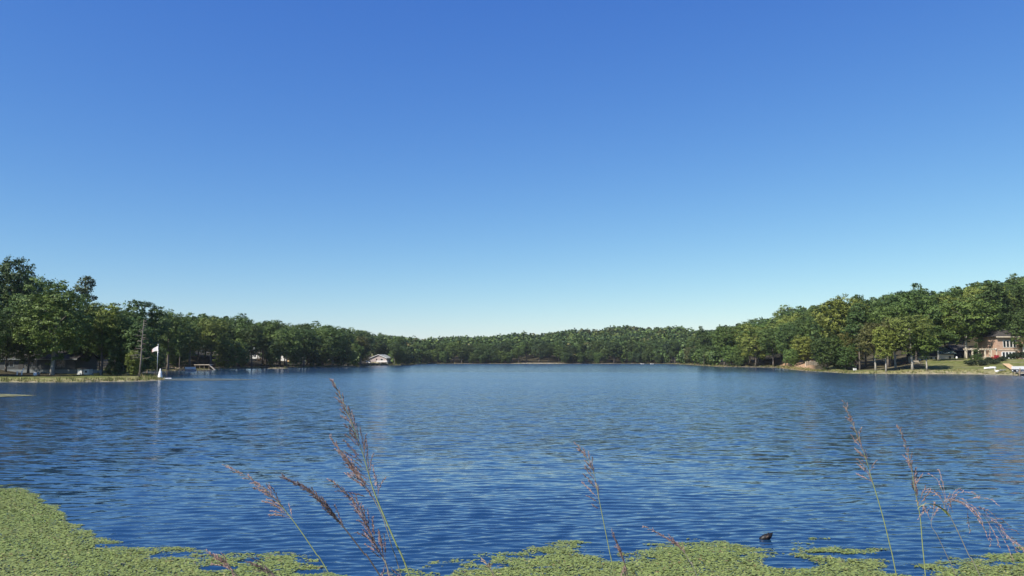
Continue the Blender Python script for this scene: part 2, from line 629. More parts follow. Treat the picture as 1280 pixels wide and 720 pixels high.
rip, _ = noise_vec(3.2, 0.36, 1.35, 3)         # ripples about 0.4 m long
swell, _ = noise_vec(1.5, 0.28, 1.4, 4)      # longer, wider ridges that still show far out
gst, gfac = noise_vec(0.02, 0.30, 1.0, 5)    # gusts and slicks
fine, _ = noise_vec(9.0, 0.6, 1.2, 2)         # capillary ripples on the modelled waves
far_in = mapr(ln.outputs["Value"], 13, 34, 0.15, 1.0, True)
rip_out = mapr(ln.outputs["Value"], 60, 200, 1.0, 0.35, True)
gust_s = mapr(gfac, 0.36, 0.64, 0.92, 1.07, True)
# the calm slick in the lee of the far woods
sepx = n.new("ShaderNodeSeparateXYZ")
l.new(vmath('ADD', obj_co, vscale(gst, 160.0)), sepx.inputs[0])
calm = n.new("ShaderNodeMath")
calm.operation = 'MULTIPLY'
l.new(mapr(sepx.outputs[1], 185, 215, 0.0, 1.0, True), calm.inputs[0])
l.new(mapr(sepx.outputs[1], 430, 500, 1.0, 0.0, True), calm.inputs[1])
calm_s = mapr(calm.outputs[0], 0.0, 1.0, 1.35, 0.75)


def fmul(a, b):
    v = n.new("ShaderNodeMath")
    v.operation = 'MULTIPLY'
    for i, q_ in enumerate((a, b)):
        if isinstance(q_, float):
            v.inputs[i].default_value = q_
        else:
            l.new(q_, v.inputs[i])
    return v.outputs[0]


t1 = vscale(vmath('MULTIPLY', rip, (0.40, 0.70, 0.0)), fmul(far_in, rip_out))
t2 = vscale(vmath('MULTIPLY', swell, (0.10, 0.20, 0.0)), far_in)
t3 = vmath('MULTIPLY', fine, (0.07, 0.10, 0.0))
tot = vscale(vmath('ADD', vmath('ADD', t1, t2), t3), fmul(gust_s, calm_s))
geo = n.new("ShaderNodeNewGeometry")
nm = n.new("ShaderNodeVectorMath")
nm.operation = 'NORMALIZE'
l.new(vmath('ADD', geo.outputs["Normal"], tot), nm.inputs[0])
l.new(nm.outputs[0], p.inputs["Normal"])
# ripples too small to model: rougher where they are finer than the relief
l.new(fmul(fmul(mapr(ln.outputs["Value"], 14, 110, 0.06, 0.15), mapr(gfac, 0.36, 0.64, 0.92, 1.06, True)), mapr(calm.outputs[0], 0.0, 1.0, 1.15, 0.9)), p.inputs["Roughness"])
tag(link_mesh("lake_water", wme, m), "deep blue rippled lake water", "water", kind="structure")


# ------------------------------------------------------------------ trees
def crown_shape(seed, H, Rad, base, n_clump, n_leaf, leaf, kind='broad', clump=(0.24, 0.40), upbias=0.25, sprays=26):
    """leaf-sized faces on the shells of many clumps -> verts, faces, var, clump centres"""
    r = np.random.default_rng(seed)
    cz = base + (H - base) * 0.5
    hz = (H - base) * 0.5
    cs, rs = [], []
    tries = 0
    while len(cs) < n_clump and tries < 4000:
        tries += 1
        if kind == 'cone':
            t = r.random() ** 1.4
            rr = Rad * (1 - t) * (0.55 + 0.4 * r.random())
            a = r.uniform(0, 6.283)
            c = np.array([rr * math.cos(a), rr * math.sin(a), base + (H - base) * t * 0.95])
            cr = Rad * 0.34 * (1 - 0.7 * t)
        else:
            d = r.normal(0, 1, 3)
            d /= np.linalg.norm(d)
            lob = 0.86 + 0.16 * math.sin(2.3 * math.atan2(d[1], d[0]) + seed) + 0.12 * math.sin(4.1 * d[2] + 1.7 * seed)
            q = r.uniform(0.45, 0.90) * lob if r.random() < 0.85 else r.uniform(0, 0.45)
            prof = 1.0
            if d[2] < 0:
                prof = 1.0 + 0.15 * d[2]
            c = np.array([d[0] * Rad * q * prof, d[1] * Rad * q * prof, cz + d[2] * hz * q])
            cr = Rad * r.uniform(*clump) * (1.1 - 0.35 * max(0.0, q - 0.5) / 0.5)
        if any(np.linalg.norm(c - o) < 0.55 * (cr + orr) * 0.8 for o, orr in zip(cs, rs)):
            continue
        cs.append(c)
        rs.append(cr)
    cs, rs = np.array(cs), np.array(rs)
    cshade = r.uniform(0.3, 0.7, len(cs))
    # sprays of leaves on the clumps' shells, with gaps between them
    n_sp = len(cs) * sprays
    ks = r.choice(len(cs), n_sp, p=rs ** 2 / np.sum(rs ** 2))
    ds = r.normal(0, 1, (n_sp, 3))
    ds[:, 2] += upbias
    ds /= np.linalg.norm(ds, axis=1)[:, None]
    sq = np.array([1, 1, 0.82])
    SC = cs[ks] + ds * (rs[ks] * r.uniform(0.72, 1.08, n_sp))[:, None] * sq
    sshade = r.normal(0, 0.10, n_sp)
    srad = 0.36 * (Rad / 6.0) ** 0.5 * r.uniform(0.6, 1.4, n_sp)
    m_ = r.integers(0, n_sp, int(n_leaf * 1.7))
    k, d = ks[m_], ds[m_]
    P = SC[m_] + r.normal(0, 1, (len(m_), 3)) * srad[m_][:, None] * np.array([0.72, 0.72, 0.40])
    keep = np.ones(len(P), bool)
    for i in range(len(cs)):
        dd = (P - cs[i]) / np.array([1, 1, 0.82])
        keep &= ~((np.einsum('ij,ij->i', dd, dd) < (0.60 * rs[i]) ** 2) & (k != i))
    keep &= P[:, 2] > base * 0.6 if base > 0.5 else P[:, 2] > 0.05
    P, k, d, m_ = P[keep][:n_leaf], k[keep][:n_leaf], d[keep][:n_leaf], m_[keep][:n_leaf]
    nl = len(P)
    N = d * 0.8 + np.array([0, 0, 0.35]) + r.normal(0, 0.42, (nl, 3))
    N /= np.linalg.norm(N, axis=1)[:, None]
    T = np.cross(N, r.normal(0, 1, (nl, 3)))
    T /= np.linalg.norm(T, axis=1)[:, None]
    B = np.cross(N, T)
    s = (leaf * r.uniform(0.6, 1.3, nl))[:, None]
    asp = r.uniform(0.6, 1.0, nl)[:, None]
    V = np.stack([P - T * s, P - B * s * asp, P + T * s, P + B * s * asp], 1).reshape(-1, 3)
    Fq = np.arange(nl * 4).reshape(-1, 4)
    var = np.repeat(np.clip(cshade[k] + sshade[m_] + r.normal(0, 0.10, nl), 0, 1), 4)
    return V, Fq, var, cs, rs


def trunk_mesh(name, seed, H, base, rbase, cs, limbs=7, sides=7):
    r = random.Random(seed)
    mb = MB()
    top = base + (H - base) * 0.62
    lean = (r.uniform(-0.4, 0.4), r.uniform(-0.4, 0.4))
    pts, rd = [], []
    for i in range(7):
        t = i / 6
        pts.append((lean[0] * t * t + r.uniform(-.08, .08) * t, lean[1] * t * t + r.uniform(-.08, .08) * t, -0.4 + (top + 0.4) * t))
        rd.append(rbase * (1.35 if i == 0 else 1) * (1 - 0.78 * t))
    mb.tube(pts, rd, sides)
    if len(cs):
        order = sorted(range(len(cs)), key=lambda i: r.random())[:limbs]
        for i in order:
            c = cs[i]
            z0 = min(max(base * 0.85, c[2] - 0.45 * math.hypot(c[0], c[1]) - 0.8), top * 0.95)
            t = z0 / top
            p0 = Vector((lean[0] * t * t, lean[1] * t * t, z0))
            p3 = Vector(c)
            mid = p0.lerp(p3, 0.5) + Vector((r.uniform(-.3, .3), r.uniform(-.3, .3), 0.25))
            r0 = rbase * (1 - 0.75 * t) * 0.55
            mb.tube([p0, mid, p3], [r0, r0 * 0.6, r0 * 0.2], 5)
    return mb.mesh(name)


#            name, H, R, base, clumps, leaves, leaf size, shape, trunk radius
PROTO_SPEC = [("broadleaf_tree", 17, 6.3, 3.6, 44, 17000, 0.165, 'broad', 0.34),
              ("broadleaf_tree", 18, 5.8, 4.2, 46, 17000, 0.165, 'broad', 0.32),
              ("broadleaf_tree", 16, 6.6, 3.0, 48, 17000, 0.165, 'broad', 0.36),
              ("broadleaf_tree", 17, 5.2, 4.0, 40, 15000, 0.165, 'broad', 0.30),
              ("slender_tree", 19, 4.2, 4.5, 36, 13000, 0.16, 'broad', 0.27),
              ("slender_tree", 18, 3.8, 3.5, 34, 12000, 0.16, 'broad', 0.25),
              ("bushy_tree", 11, 5.0, 0.3, 44, 14000, 0.155, 'broad', 0.22),
              ("bushy_tree", 9, 4.4, 0.2, 40, 13000, 0.155, 'broad', 0.20),
              ("cedar_tree", 13, 3.2, 0.6, 44, 10000, 0.14, 'cone', 0.20),
              ("broadleaf_tree", 17, 6.6, 1.9, 56, 22000, 0.16, 'broad', 0.34)]
PROTOS = []
for i, (nm_, H_, R_, b_, nc, nl_, ls, kd, tr_) in enumerate(PROTO_SPEC):
    V, Fq, var, cs, rs = crown_shape(100 + i, H_, R_, b_, nc, nl_, ls, kd)
    cme = np_mesh("crown", V, Fq, False, {"var": ('FLOAT', var)})
    cme.materials.append(M['leaf'])
    tme = trunk_mesh("trunk", 200 + i, H_, b_, tr_, cs)
    tme.materials.append(M['bark'])
    tme2 = tme.copy()
    tme2.materials.clear()
    tme2.materials.append(M['pale_bark'])
    lods = []
    for nq, sz in ((1700, 0.46), (480, 0.80), (190, 1.12)):
        v, f, va, _, _ = crown_shape(100 + i, H_, R_, b_, nc, nq, sz * ls / 0.165, kd)
        lods.append((v, f, va))
    PROTOS.append(dict(name=nm_, H=H_, R=R_, base=b_, crown=cme, trunk=tme, trunk_pale=tme2, lods=lods))

TINTS = {  # name: leaf colour
    'dark green': (0.066, 0.105, 0.027), 'deep green': (0.082, 0.133, 0.033), 'mid green': (0.113, 0.171, 0.038),
    'yellowish green': (0.165, 0.203, 0.042), 'brownish green': (0.138, 0.138, 0.042), 'blue-green': (0.066, 0.106, 0.040)}


def make_tree(pi, loc, height, width, tint, label, group=None, rz=None, pale=False, bright=1.0):
    """height and width in metres; shares the meshes of its kind"""
    pr = PROTOS[pi]
    root = empty(pr['name'], loc, random.uniform(0, 6.28) if rz is None else rz, label, "tree", group)
    sx = width / (2 * pr['R'])
    sz = height / pr['H']
    for nme, me in (("trunk", pr['trunk_pale'] if pale else pr['trunk']), ("crown", pr['crown'])):
        o = bpy.data.objects.new(nme, me)
        COL.objects.link(o)
        o.parent = root
        o.scale = (sx, sx, sz)
        if nme == "crown":
            c = TINTS[tint]
            j, h_ = random.uniform(0.82, 1.20) * bright, random.uniform(0.93, 1.07)
            o.color = (c[0] * j * h_, c[1] * j, c[2] * j / h_, 1)
    return root


used = []   # (x, y, radius) of every tree that has been planted


def hand_tree(px, Y, top_y, w_px, pi, tint, label, pale=False, base_y=None):
    loc = stand(px, Y)
    if base_y is not None:
        loc = at_depth(px, base_y, Y)
        loc.z = gz(loc.x, loc.y)
    top = at_depth(px, top_y, Y).z
    used.append((loc.x, loc.y, w_px / F * Y * 0.36))
    return make_tree(pi, loc, top - loc.z, w_px / F * Y, tint, label, None, None, pale)


# left bank
hand_tree(66, 144, 350, 100, 9, 'mid green', "big green spreading tree in front of the long grey house", pale=True)
hand_tree(127, 152, 373, 54, 3, 'yellowish green', "yellow-tinged tree right of the long grey house, nearest the shed")
hand_tree(176, 172, 368, 62, 1, 'dark green', "tall dark green tree behind the bare leaning trunk")
hand_tree(8, 178, 311, 66, 1, 'dark green', "tallest tree of the left bank, at the photo's left edge")
hand_tree(38, 196, 342, 60, 2, 'deep green', "rounded deep green tree behind the big spreading tree")
hand_tree(210, 236, 383, 56, 0, 'deep green', "round dark tree behind the flagpole and the white marker")
hand_tree(146, 190, 384, 44, 4, 'blue-green', "slender blue-green tree between the yellow-tinged and dark trees")
hand_tree(90, 190, 362, 50, 3, 'deep green', "deep green tree below the thin feathery treetop")
hand_tree(8, 147, 388, 50, 9, 'dark green', "dark low-crowned tree over the left end of the grey house")
hand_tree(143, 147, 428, 22, 8, 'dark green', "dark cedar with level branches right of the yellow-tinged tree")
hand_tree(168, 146, 436, 24, 7, 'yellowish green', "low light green bushy tree left of the bare leaning trunk")
hand_tree(414, 420, 428, 30, 6, 'yellowish green', "light yellow-green bushy tree at the water on the left middle shore")
hand_tree(392, 425, 430, 24, 6, 'yellowish green', "light green tree left of the yellow-green bushy shore tree")
hand_tree(496, 505, 430, 30, 8, 'dark green', "dark green shore tree just right of the gabled house")
hand_tree(450, 470, 434, 26, 6, 'dark green', "dark bushy tree just left of the gabled house")
hand_tree(-38, 134, 372, 70, 9, 'deep green', "deep green shade-casting tree added on the left bank just outside the picture")  # out of view, added to cast shade on the grey house
hand_tree(-95, 132, 360, 80, 0, 'dark green', "dark shade-casting tree added on the left bank well outside the picture")  # another unseen tree, added to deepen the shade on the grey house
hand_tree(36, 152, 388, 56, 9, 'deep green', "deep green low-crowned tree over the middle of the grey house")
hand_tree(96, 158, 396, 40, 6, 'dark green', "dark bushy tree over the right end of the grey house")
hand_tree(112, 163, 428, 26, 7, 'dark green', "low dark bush in the shade behind the white shed")
hand_tree(154, 160, 430, 26, 7, 'dark green', "low dark bush between the cedar and the light green bushy tree")
hand_tree(196, 205, 432, 30, 6, 'dark green', "dark bushy tree behind the white flag")
hand_tree(222, 268, 434, 30, 6, 'deep green', "bushy tree on the shore behind the long low dock")
hand_tree(178, 195, 436, 24, 7, 'deep green', "low bush behind the foot of the bare leaning trunk")
hand_tree(330, 428, 440, 16, 7, 'deep green', "low bush right of the left white house among the trees")
hand_tree(339, 430, 438, 14, 7, 'dark green', "small dark bush between the two white houses")
# right bank
hand_tree(954, 372, 412, 44, 6, 'yellowish green', "light green bushy tree drooping to the water, left of the sand bank")
hand_tree(926, 395, 412, 32, 6, 'mid green', "bushy green tree left of the drooping light green tree")
hand_tree(880, 430, 404, 18, 4, 'dark green', "slim tree standing proud of the skyline at the right shore's point")
hand_tree(1140, 193, 388, 58, 0, 'yellowish green', "light green tree on the lawn edge, left of the cream house", pale=True)
hand_tree(1107, 194, 405, 34, 3, 'yellowish green', "small yellowish tree with pale trunk on the right lawn edge", pale=True)
hand_tree(1094, 198, 398, 44, 1, 'brownish green', "brown-tinged tree with thick pale trunk on the right shore", pale=True)
hand_tree(1158, 191, 408, 34, 5, 'mid green', "slender tree with thin pale trunk in front of the cream house", pale=True)
hand_tree(1119, 202, 392, 44, 1, 'brownish green', "brownish tree behind the small yellowish tree", pale=True)
hand_tree(1208, 224, 368, 84, 0, 'mid green', "big bright green tree rising over the pergola", pale=True)
hand_tree(1173, 214, 400, 40, 5, 'mid green', "slim tree with tall bare trunk left of the green roof", pale=True)
hand_tree(1238, 223, 382, 40, 1, 'deep green', "deep green tree rising behind the pergola beside the brick house")
hand_tree(1286, 215, 384, 62, 2, 'dark green', "dark tree hanging in front of the brick house roof")
hand_tree(1048, 232, 420, 46, 6, 'deep green', "low bushy tree right of the pale plank wall")
hand_tree(1070, 228, 412, 44, 2, 'brownish green', "brownish spreading tree above the small white box")
hand_tree(1221, 207, 428, 15, 8, 'dark green', "dark cedar standing against the pergola")

# the woods: candidate spots, planted no closer than their crowns allow
cand = []
rw = np.random.default_rng(77)
NC = 60000
cpx = rw.uniform(-140, 1420, NC)
cY = np.concatenate([rw.uniform(110, 480, NC // 2), rw.uniform(300, 1050, NC - NC // 2)])
# extra spots along the waterlines, where the low growth stands shoulder to shoulder
epx, eY = [], []
for i_ in range(11, 32):
    a_, b_ = LAKE[i_], LAKE[i_ + 1]
    for k_ in range(int(np.hypot(*(b_ - a_)) / 0.35)):
        q_ = a_ + (b_ - a_) * rw.random()
        q_ = q_ + q_ / np.hypot(*q_) * rw.uniform(2.5, 8)
        epx.append(640 + F * q_[0] / q_[1])
        eY.append(q_[1])
cpx = np.concatenate([epx, cpx])
cY = np.concatenate([eY, cY])
cx = (cpx - 640) / F * cY
cd = shore_dist(cx, cY)
cz_ = ground(cx, cY)
ww = np.interp(cpx, hill_px, hill_w) + np.interp(cpx, hill_px, hill_f)
ok = (cd > 2.5) & (cd < ww + 45) & (cY > 112)


def out(px0, px1, y0, y1):
    global ok
    ok &= ~((cpx > px0) & (cpx < px1) & (cY > y0) & (cY < y1))


out(-900, 110, 0, 160)       # grey house and its lawn
out(100, 215, 0, 152)        # the spit
out(178, 240, 0, 262)
out(452, 492, 400, 540)      # gabled house
out(977, 1032, 0, 295)       # sand bank and plank wall
out(1032, 1085, 0, 222)
out(1080, 1160, 0, 219)
out(1150, 1700, 0, 243)      # lawns and houses on the right
out(240, 268, 0, 276)
out(317, 326, 425, 450)
out(345, 353, 420, 448)        # small houses seen between trunks
out(648, 700, 0, 626)
cells = {}


def free(x, y, rr):
    gx, gy = int(x // 14), int(y // 14)
    for a in (-1, 0, 1):
        for b in (-1, 0, 1):
            for (u, v, s) in cells.get((gx + a, gy + b), ()):
                if (u - x) ** 2 + (v - y) ** 2 < (0.62 * (s + rr)) ** 2:
                    return False
    return True


def occupy(x, y, rr):
    cells.setdefault((int(x // 14), int(y // 14)), []).append((x, y, rr))


for u in used:
    occupy(*u)
spots = []
for i in np.nonzero(ok)[0]:
    near_water = cd[i] < 9
    u = rw.random()
    far = cY[i] > 420
    if near_water and u < (0.88 if far else 0.6):
        pi = int(rw.choice([6, 7, 6]))
        hh = rw.uniform(6.5, 11.5)
    elif u < 0.06:
        pi, hh = 8, rw.uniform(10, 14)
    elif u < 0.24:
        pi, hh = int(rw.choice([4, 5])), rw.uniform(15, 20)
    else:
        pi, hh = int(rw.integers(0, 4)), rw.uniform(13.5, 18.5)
    if pi not in (6, 7):
        hh *= float(np.interp(cpx[i], [40, 80, 190, 260, 420, 520, 850, 980, 1100], [1.12, 0.88, 0.9, 1.12, 1.08, 1.0, 1.0, 1.24, 1.28]))
    wd = hh / PROTO_SPEC[pi][1] * PROTO_SPEC[pi][2] * 2 * rw.uniform(0.85, 1.15)
    rr = wd * 0.42
    if not free(cx[i], cY[i], rr):
        continue
    occupy(cx[i], cY[i], rr)
    spots.append([cx[i], cY[i], cz_[i], hh, wd, pi, cpx[i], cd[i]])
# how much of each tree the camera sees over the nearer ones
spots.sort(key=lambda s: s[1])
colmax = np.full(1700, -1.0)
for s in spots:
    s_px, w_px = s[6], s[4] / s[1] * F
    a, b = int(s_px - w_px * 0.42) + 200, int(s_px + w_px * 0.42) + 201
    a, b = max(a, 0), min(b, 1699)
    top = (s[2] + s[3] - CAM_H) / s[1] * F
    bot = (s[2] - CAM_H) / s[1] * F
    seg = colmax[a:b]
    s.append(float(np.sum(np.clip(top - np.maximum(seg, bot), 0, None))))
    colmax[a:b] = np.maximum(seg, top - 0.12 * (top - bot))
rank = sorted([s for s in spots if -10 < s[6] < 1290], key=lambda s: -s[8])
single = set(id(s) for s in rank[:262])
tone_names = list(TINTS)


def region(px):
    if px < 250: return "left bank"
    if px < 520: return "left middle shore"
    if px < 850: return "far shore"
    if px < 1040: return "right middle shore"
    return "right bank"


shape_word = {"broadleaf_tree": "rounded tree", "slender_tree": "slender tree", "bushy_tree": "low bushy tree", "cedar_tree": "cedar"}
mass, woods = [], {}
for s in spots:
    x, y, z, hh, wd, pi, px, d_, vis = s
    wts = [0.21, 0.33, 0.25, 0.08, 0.04, 0.09]
    tn = tone_names[int(rw.choice(6, p=wts))]
    if pi == 8:
        tn = 'dark green'
    if y > 500 and tn == 'yellowish green' and rw.random() < 0.6:
        tn = 'mid green'
    if id(s) in single:
        row = "at the waterline" if d_ < 14 else ("behind the shore" if d_ < 60 else "up the slope")
        w_ = shape_word[PROTO_SPEC[pi][0]]
        lab = f"{tn} {w_} {row} of the {region(px)}"
        woods.setdefault((f"{tn} {w_}", row, region(px)), []).append((px, make_tree(pi, (x, y, z), hh, wd, tn, lab, f"{tn} {w_}s {row} of the {region(px)}", bright=0.82 if y > 480 else 1.0)))
    elif vis > 0.4:
        mass.append((x, y, z, hh, wd, pi, tn))
NTH = ["", "second", "third", "fourth", "fifth", "sixth", "seventh", "eighth"]
NUM = ["", "", "two", "three", "four", "five", "six", "seven", "eight"]
for (kind_, row, reg), mem in woods.items():
    if 2 <= len(mem) <= 8:
        mem.sort(key=lambda q_: q_[0])
        for i, (_, o) in enumerate(mem):
            pos = "leftmost" if i == 0 else ("rightmost" if i == len(mem) - 1 else NTH[i] + " from left")
            o["label"] = f"{pos} of {NUM[len(mem)]} {kind_}s {row}, {reg}"
# all the other trees that make up the woods: one mass
VV, FF, VA, TT, base_i = [], [], [], [], 0
for (x, y, z, hh, wd, pi, tn) in mass:
    pr = PROTOS[pi]
    v, f, va = pr['lods'][0 if y < 230 else (1 if y < 520 else 2)]
    a = rw.uniform(0, 6.28)
    c, s_ = math.cos(a), math.sin(a)
    sx, sz = wd / (2 * pr['R']), hh / pr['H']
    w = np.stack([(v[:, 0] * c - v[:, 1] * s_) * sx + x, (v[:, 0] * s_ + v[:, 1] * c) * sx + y, v[:, 2] * sz + z], 1)
    VV.append(w)
    FF.append(f + base_i)
    base_i += len(v)
    VA.append(va)
    h_ = rw.uniform(0.93, 1.07)
    t = np.array(TINTS[tn]) * rw.uniform(0.82, 1.18) * (0.80 if y > 480 else 0.95) * np.array([h_, 1, 1 / h_])
    TT.append(np.tile(np.append(t, 1), (len(v), 1)))
fm = np_mesh("forest", np.concatenate(VV), np.concatenate(FF), False,
             {"var": ('FLOAT', np.concatenate(VA)), "tint": ('FLOAT_COLOR', np.concatenate(TT))})
tag(link_mesh("forest", fm, M['leaf_mass']), "dense broadleaf woods covering the hills round the lake", "forest", kind="stuff")
print("trees:", len(spots), "mass:", len(mass), "mass quads:", len(fm.polygons))


# thin feathery tree that stands over the skyline on the left, and the airy one farther along
def feathery(px, Y, top_y, bot_y, w_px, label, seed, n_leaf=900):
    loc = stand(px, Y)
    top = at_depth(px, top_y, Y).z - loc.z
    bot = at_depth(px, bot_y, Y).z - loc.z
    rad_ = w_px / F * Y / 2
    root = empty("feathery_tree", loc, 0, label, "tree")
    V, Fq, var, cs, rs = crown_shape(seed, top, rad_, bot, 18, n_leaf, 0.20, 'broad', (0.26, 0.40))
    o = link_mesh("crown", np_mesh("crown", V, Fq, False, {"var": ('FLOAT', var)}), M['leaf'], root)
    o.color = (0.085, 0.115, 0.045, 1)
    mb = MB()
    rr = random.Random(seed)
    mb.tube([(0, 0, -0.4), (0.15, 0, bot * 0.5), (-0.1, 0.1, bot), (0, 0, top * 0.93)], [0.28, 0.22, 0.17, 0.05], 7)
    for c in cs:
        z0 = max(bot * 0.7, c[2] - math.hypot(c[0], c[1]) * 1.1)
        mb.tube([(0, 0, z0), (c[0] * 0.5, c[1] * 0.5, z0 + (c[2] - z0) * 0.6), tuple(c)], [0.08, 0.06, 0.03], 5)
        for q_ in range(4):
            e = Vector(c) + Vector((rr.uniform(-1, 1), rr.uniform(-1, 1), rr.uniform(-0.2, 1))) * rad_ * 0.3
            mb.tube([tuple(c), e], [0.03, 0.012], 4)
    mb.build("trunk", M['bark'], root)
    return root


feathery(103, 214, 341, 384, 30, "thin feathery tree standing above the left skyline", 301, 2600)
feathery(366, 470, 404, 420, 26, "airy half-bare treetop above the left middle skyline", 302, 700)


def bare_tree():
    loc = stand(175, 141)
    root = empty("bare_tree", loc, 0, "tall bare leaning trunk with short branches on the left grassy spit", "dead tree")
    top = at_depth(180, 399, 141) - loc
    mb = MB()
    pts = [Vector((0, 0, -0.4)), top * 0.33 + Vector((0.05, 0, 0)), top * 0.66 + Vector((-0.05, 0, 0)), top]
    mb.tube(pts, [0.16, 0.125, 0.085, 0.03], 7)
    mb.build("trunk", M['dead_wood'], root)
    rr = random.Random(5)
    for i in range(26):
        t = 0.30 + 0.67 * i / 25
        s = rr.choice((-1, 1))
        ln_ = rr.uniform(0.8, 2.4) * (1.25 - t)
        p0 = top * t
        e = p0 + Vector((s * ln_, rr.uniform(-0.6, 0.6), rr.uniform(-0.2, 0.45)))
        b = MB()
        b.tube([p0, p0.lerp(e, 0.5) + Vector((0, 0, 0.08)), e], [0.045, 0.03, 0.012], 5)
        b.tube([p0.lerp(e, 0.55), p0.lerp(e, 0.55) + Vector((s * ln_ * 0.3, 0.1, 0.3))], [0.02, 0.008], 4)
        b.build("branch", M['dead_wood'], root)


bare_tree()

# rough grass and low plants along the far waterlines
pts = []
rs_ = np.random.default_rng(5)
for k in range(140000):
    px = rs_.uniform(-60, 1340)
    if len(pts) > 7000:
        break
    y = rs_.uniform(118, 210) if rs_.random() < 0.55 else rs_.uniform(210, 660)
    pts.append(((px - 640) / F * y, y))
    if k % 7000 == 6999:
        break
pool = np.stack([(rs_.uniform(-60, 1340, 260000) - 640) / F, np.concatenate([rs_.uniform(115, 300, 160000), rs_.uniform(300, 670, 100000)])], 1)
gx_, gy_ = pool[:, 0] * pool[:, 1], pool[:, 1]
gd = shore_dist(gx_, gy_)
sel = (gd > 0.2) & (gd < 4.0) & (rs_.random(len(gd)) < np.exp(-gd / 1.6))
gx_, gy_, gd = gx_[sel], gy_[sel], gd[sel]
gzz = ground(gx_, gy_)
nB = 9
cnt = len(gx_)
big = np.where(gy_ < 300, 1.0, 1.9)
PX = np.repeat(gx_, nB) + rs_.normal(0, 0.22, cnt * nB) * np.repeat(big, nB)
PY = np.repeat(gy_, nB) + rs_.normal(0, 0.22, cnt * nB) * np.repeat(big, nB)
PZ = np.repeat(gzz, nB)
hb = rs_.uniform(0.12, 0.42, cnt * nB) * np.repeat(big * rs_.uniform(0.5, 1.3, cnt), nB)
wb = 0.05 * np.repeat(big, nB)
an = rs_.uniform(0, 6.28, cnt * nB)
lx, ly = rs_.normal(0, 0.35, cnt * nB) * hb, rs_.normal(0, 0.35, cnt * nB) * hb
V = np.stack([np.stack([PX - np.cos(an) * wb, PY - np.sin(an) * wb, PZ - 0.03], 1), np.stack([PX + np.cos(an) * wb, PY + np.sin(an) * wb, PZ - 0.03], 1),
              np.stack([PX + lx + np.cos(an) * wb * .3, PY + ly + np.sin(an) * wb * .3, PZ + hb], 1), np.stack([PX + lx - np.cos(an) * wb * .3, PY + ly - np.sin(an) * wb * .3, PZ + hb], 1)], 1).reshape(-1, 3)
gcol = np.where(rs_.random(cnt)[:, None] < 0.45, np.array([[0.24, 0.21, 0.09]]), np.array([[0.13, 0.15, 0.04]])) * rs_.uniform(0.75, 1.25, (cnt, 1))
gcol = np.repeat(np.concatenate([gcol, np.ones((cnt, 1))], 1), nB * 4, axis=0)
sg = np_mesh("shore_grass", V, np.arange(len(V)).reshape(-1, 4), False, {"var": ('FLOAT', np.repeat(rs_.random(cnt * nB), 4)), "tint": ('FLOAT_COLOR', gcol)})
tag(link_mesh("shore_grass", sg, M['leaf_mass']), "rough dry grass along the far waterlines", "grass", kind="stuff")
print("shore grass quads", len(sg.polygons))


# ------------------------------------------------------------------ houses
def windowed(root, name, x, z, w, h, y, frame_mat, pane_mat, mull=0, deep=0.06):
    """a framed window on a wall whose face is at y (camera side is -y): window > pane"""
    f = MB()
    t = 0.09
    f.box(x - w / 2 - t, x + w / 2 + t, y - 0.05, y + 0.03, z + h, z + h + t)
    f.box(x - w / 2 - t, x + w / 2 + t, y - 0.07, y + 0.03, z - t, z)
    f.box(x - w / 2 - t, x - w / 2, y - 0.048, y + 0.03, z, z + h)
    f.box(x + w / 2, x + w / 2 + t, y - 0.048, y + 0.03, z, z + h)
    for i in range(mull):
        xm = x - w / 2 + w * (i + 1) / (mull + 1)
        f.box(xm - 0.05, xm + 0.05, y - 0.045, y + 0.02, z, z + h)
    fr = f.build(name, frame_mat, root)
    g = MB()
    g.box(x - w / 2, x + w / 2, y - 0.02, y + 0.015, z, z + h)
    g.build("pane", pane_mat, fr)
    return fr


def gable_roof(root, x0, x1, y0, y1, ze, zr, mat, axis='x', over=0.4, thick=0.16, name="roof"):
    """axis: direction of the ridge"""
    mb = MB()
    if axis == 'x':
        ym = (y0 + y1) / 2
        for ya, yb in ((y0 - over, ym), (y1 + over, ym)):
            za = ze - over * (zr - ze) / (ym - y0)
            mb.hexa([(x0 - over, ya, za), (x1 + over, ya, za), (x1 + over, yb, zr), (x0 - over, yb, zr)],
                    [(x0 - over, ya, za + thick), (x1 + over, ya, za + thick), (x1 + over, yb, zr + thick), (x0 - over, yb, zr + thick)])
    else:
        xm = (x0 + x1) / 2
        for xa, xb in ((x0 - over, xm), (x1 + over, xm)):
            za = ze - over * (zr - ze) / (xm - x0)
            mb.hexa([(xa, y0 - over, za), (xb, y0 - over, zr), (xb, y1 + over, zr), (xa, y1 + over, za)],
                    [(xa, y0 - over, za + thick), (xb, y0 - over, zr + thick), (xb, y1 + over, zr + thick), (xa, y1 + over, za + thick)])
    return mb.build(name, mat, root)


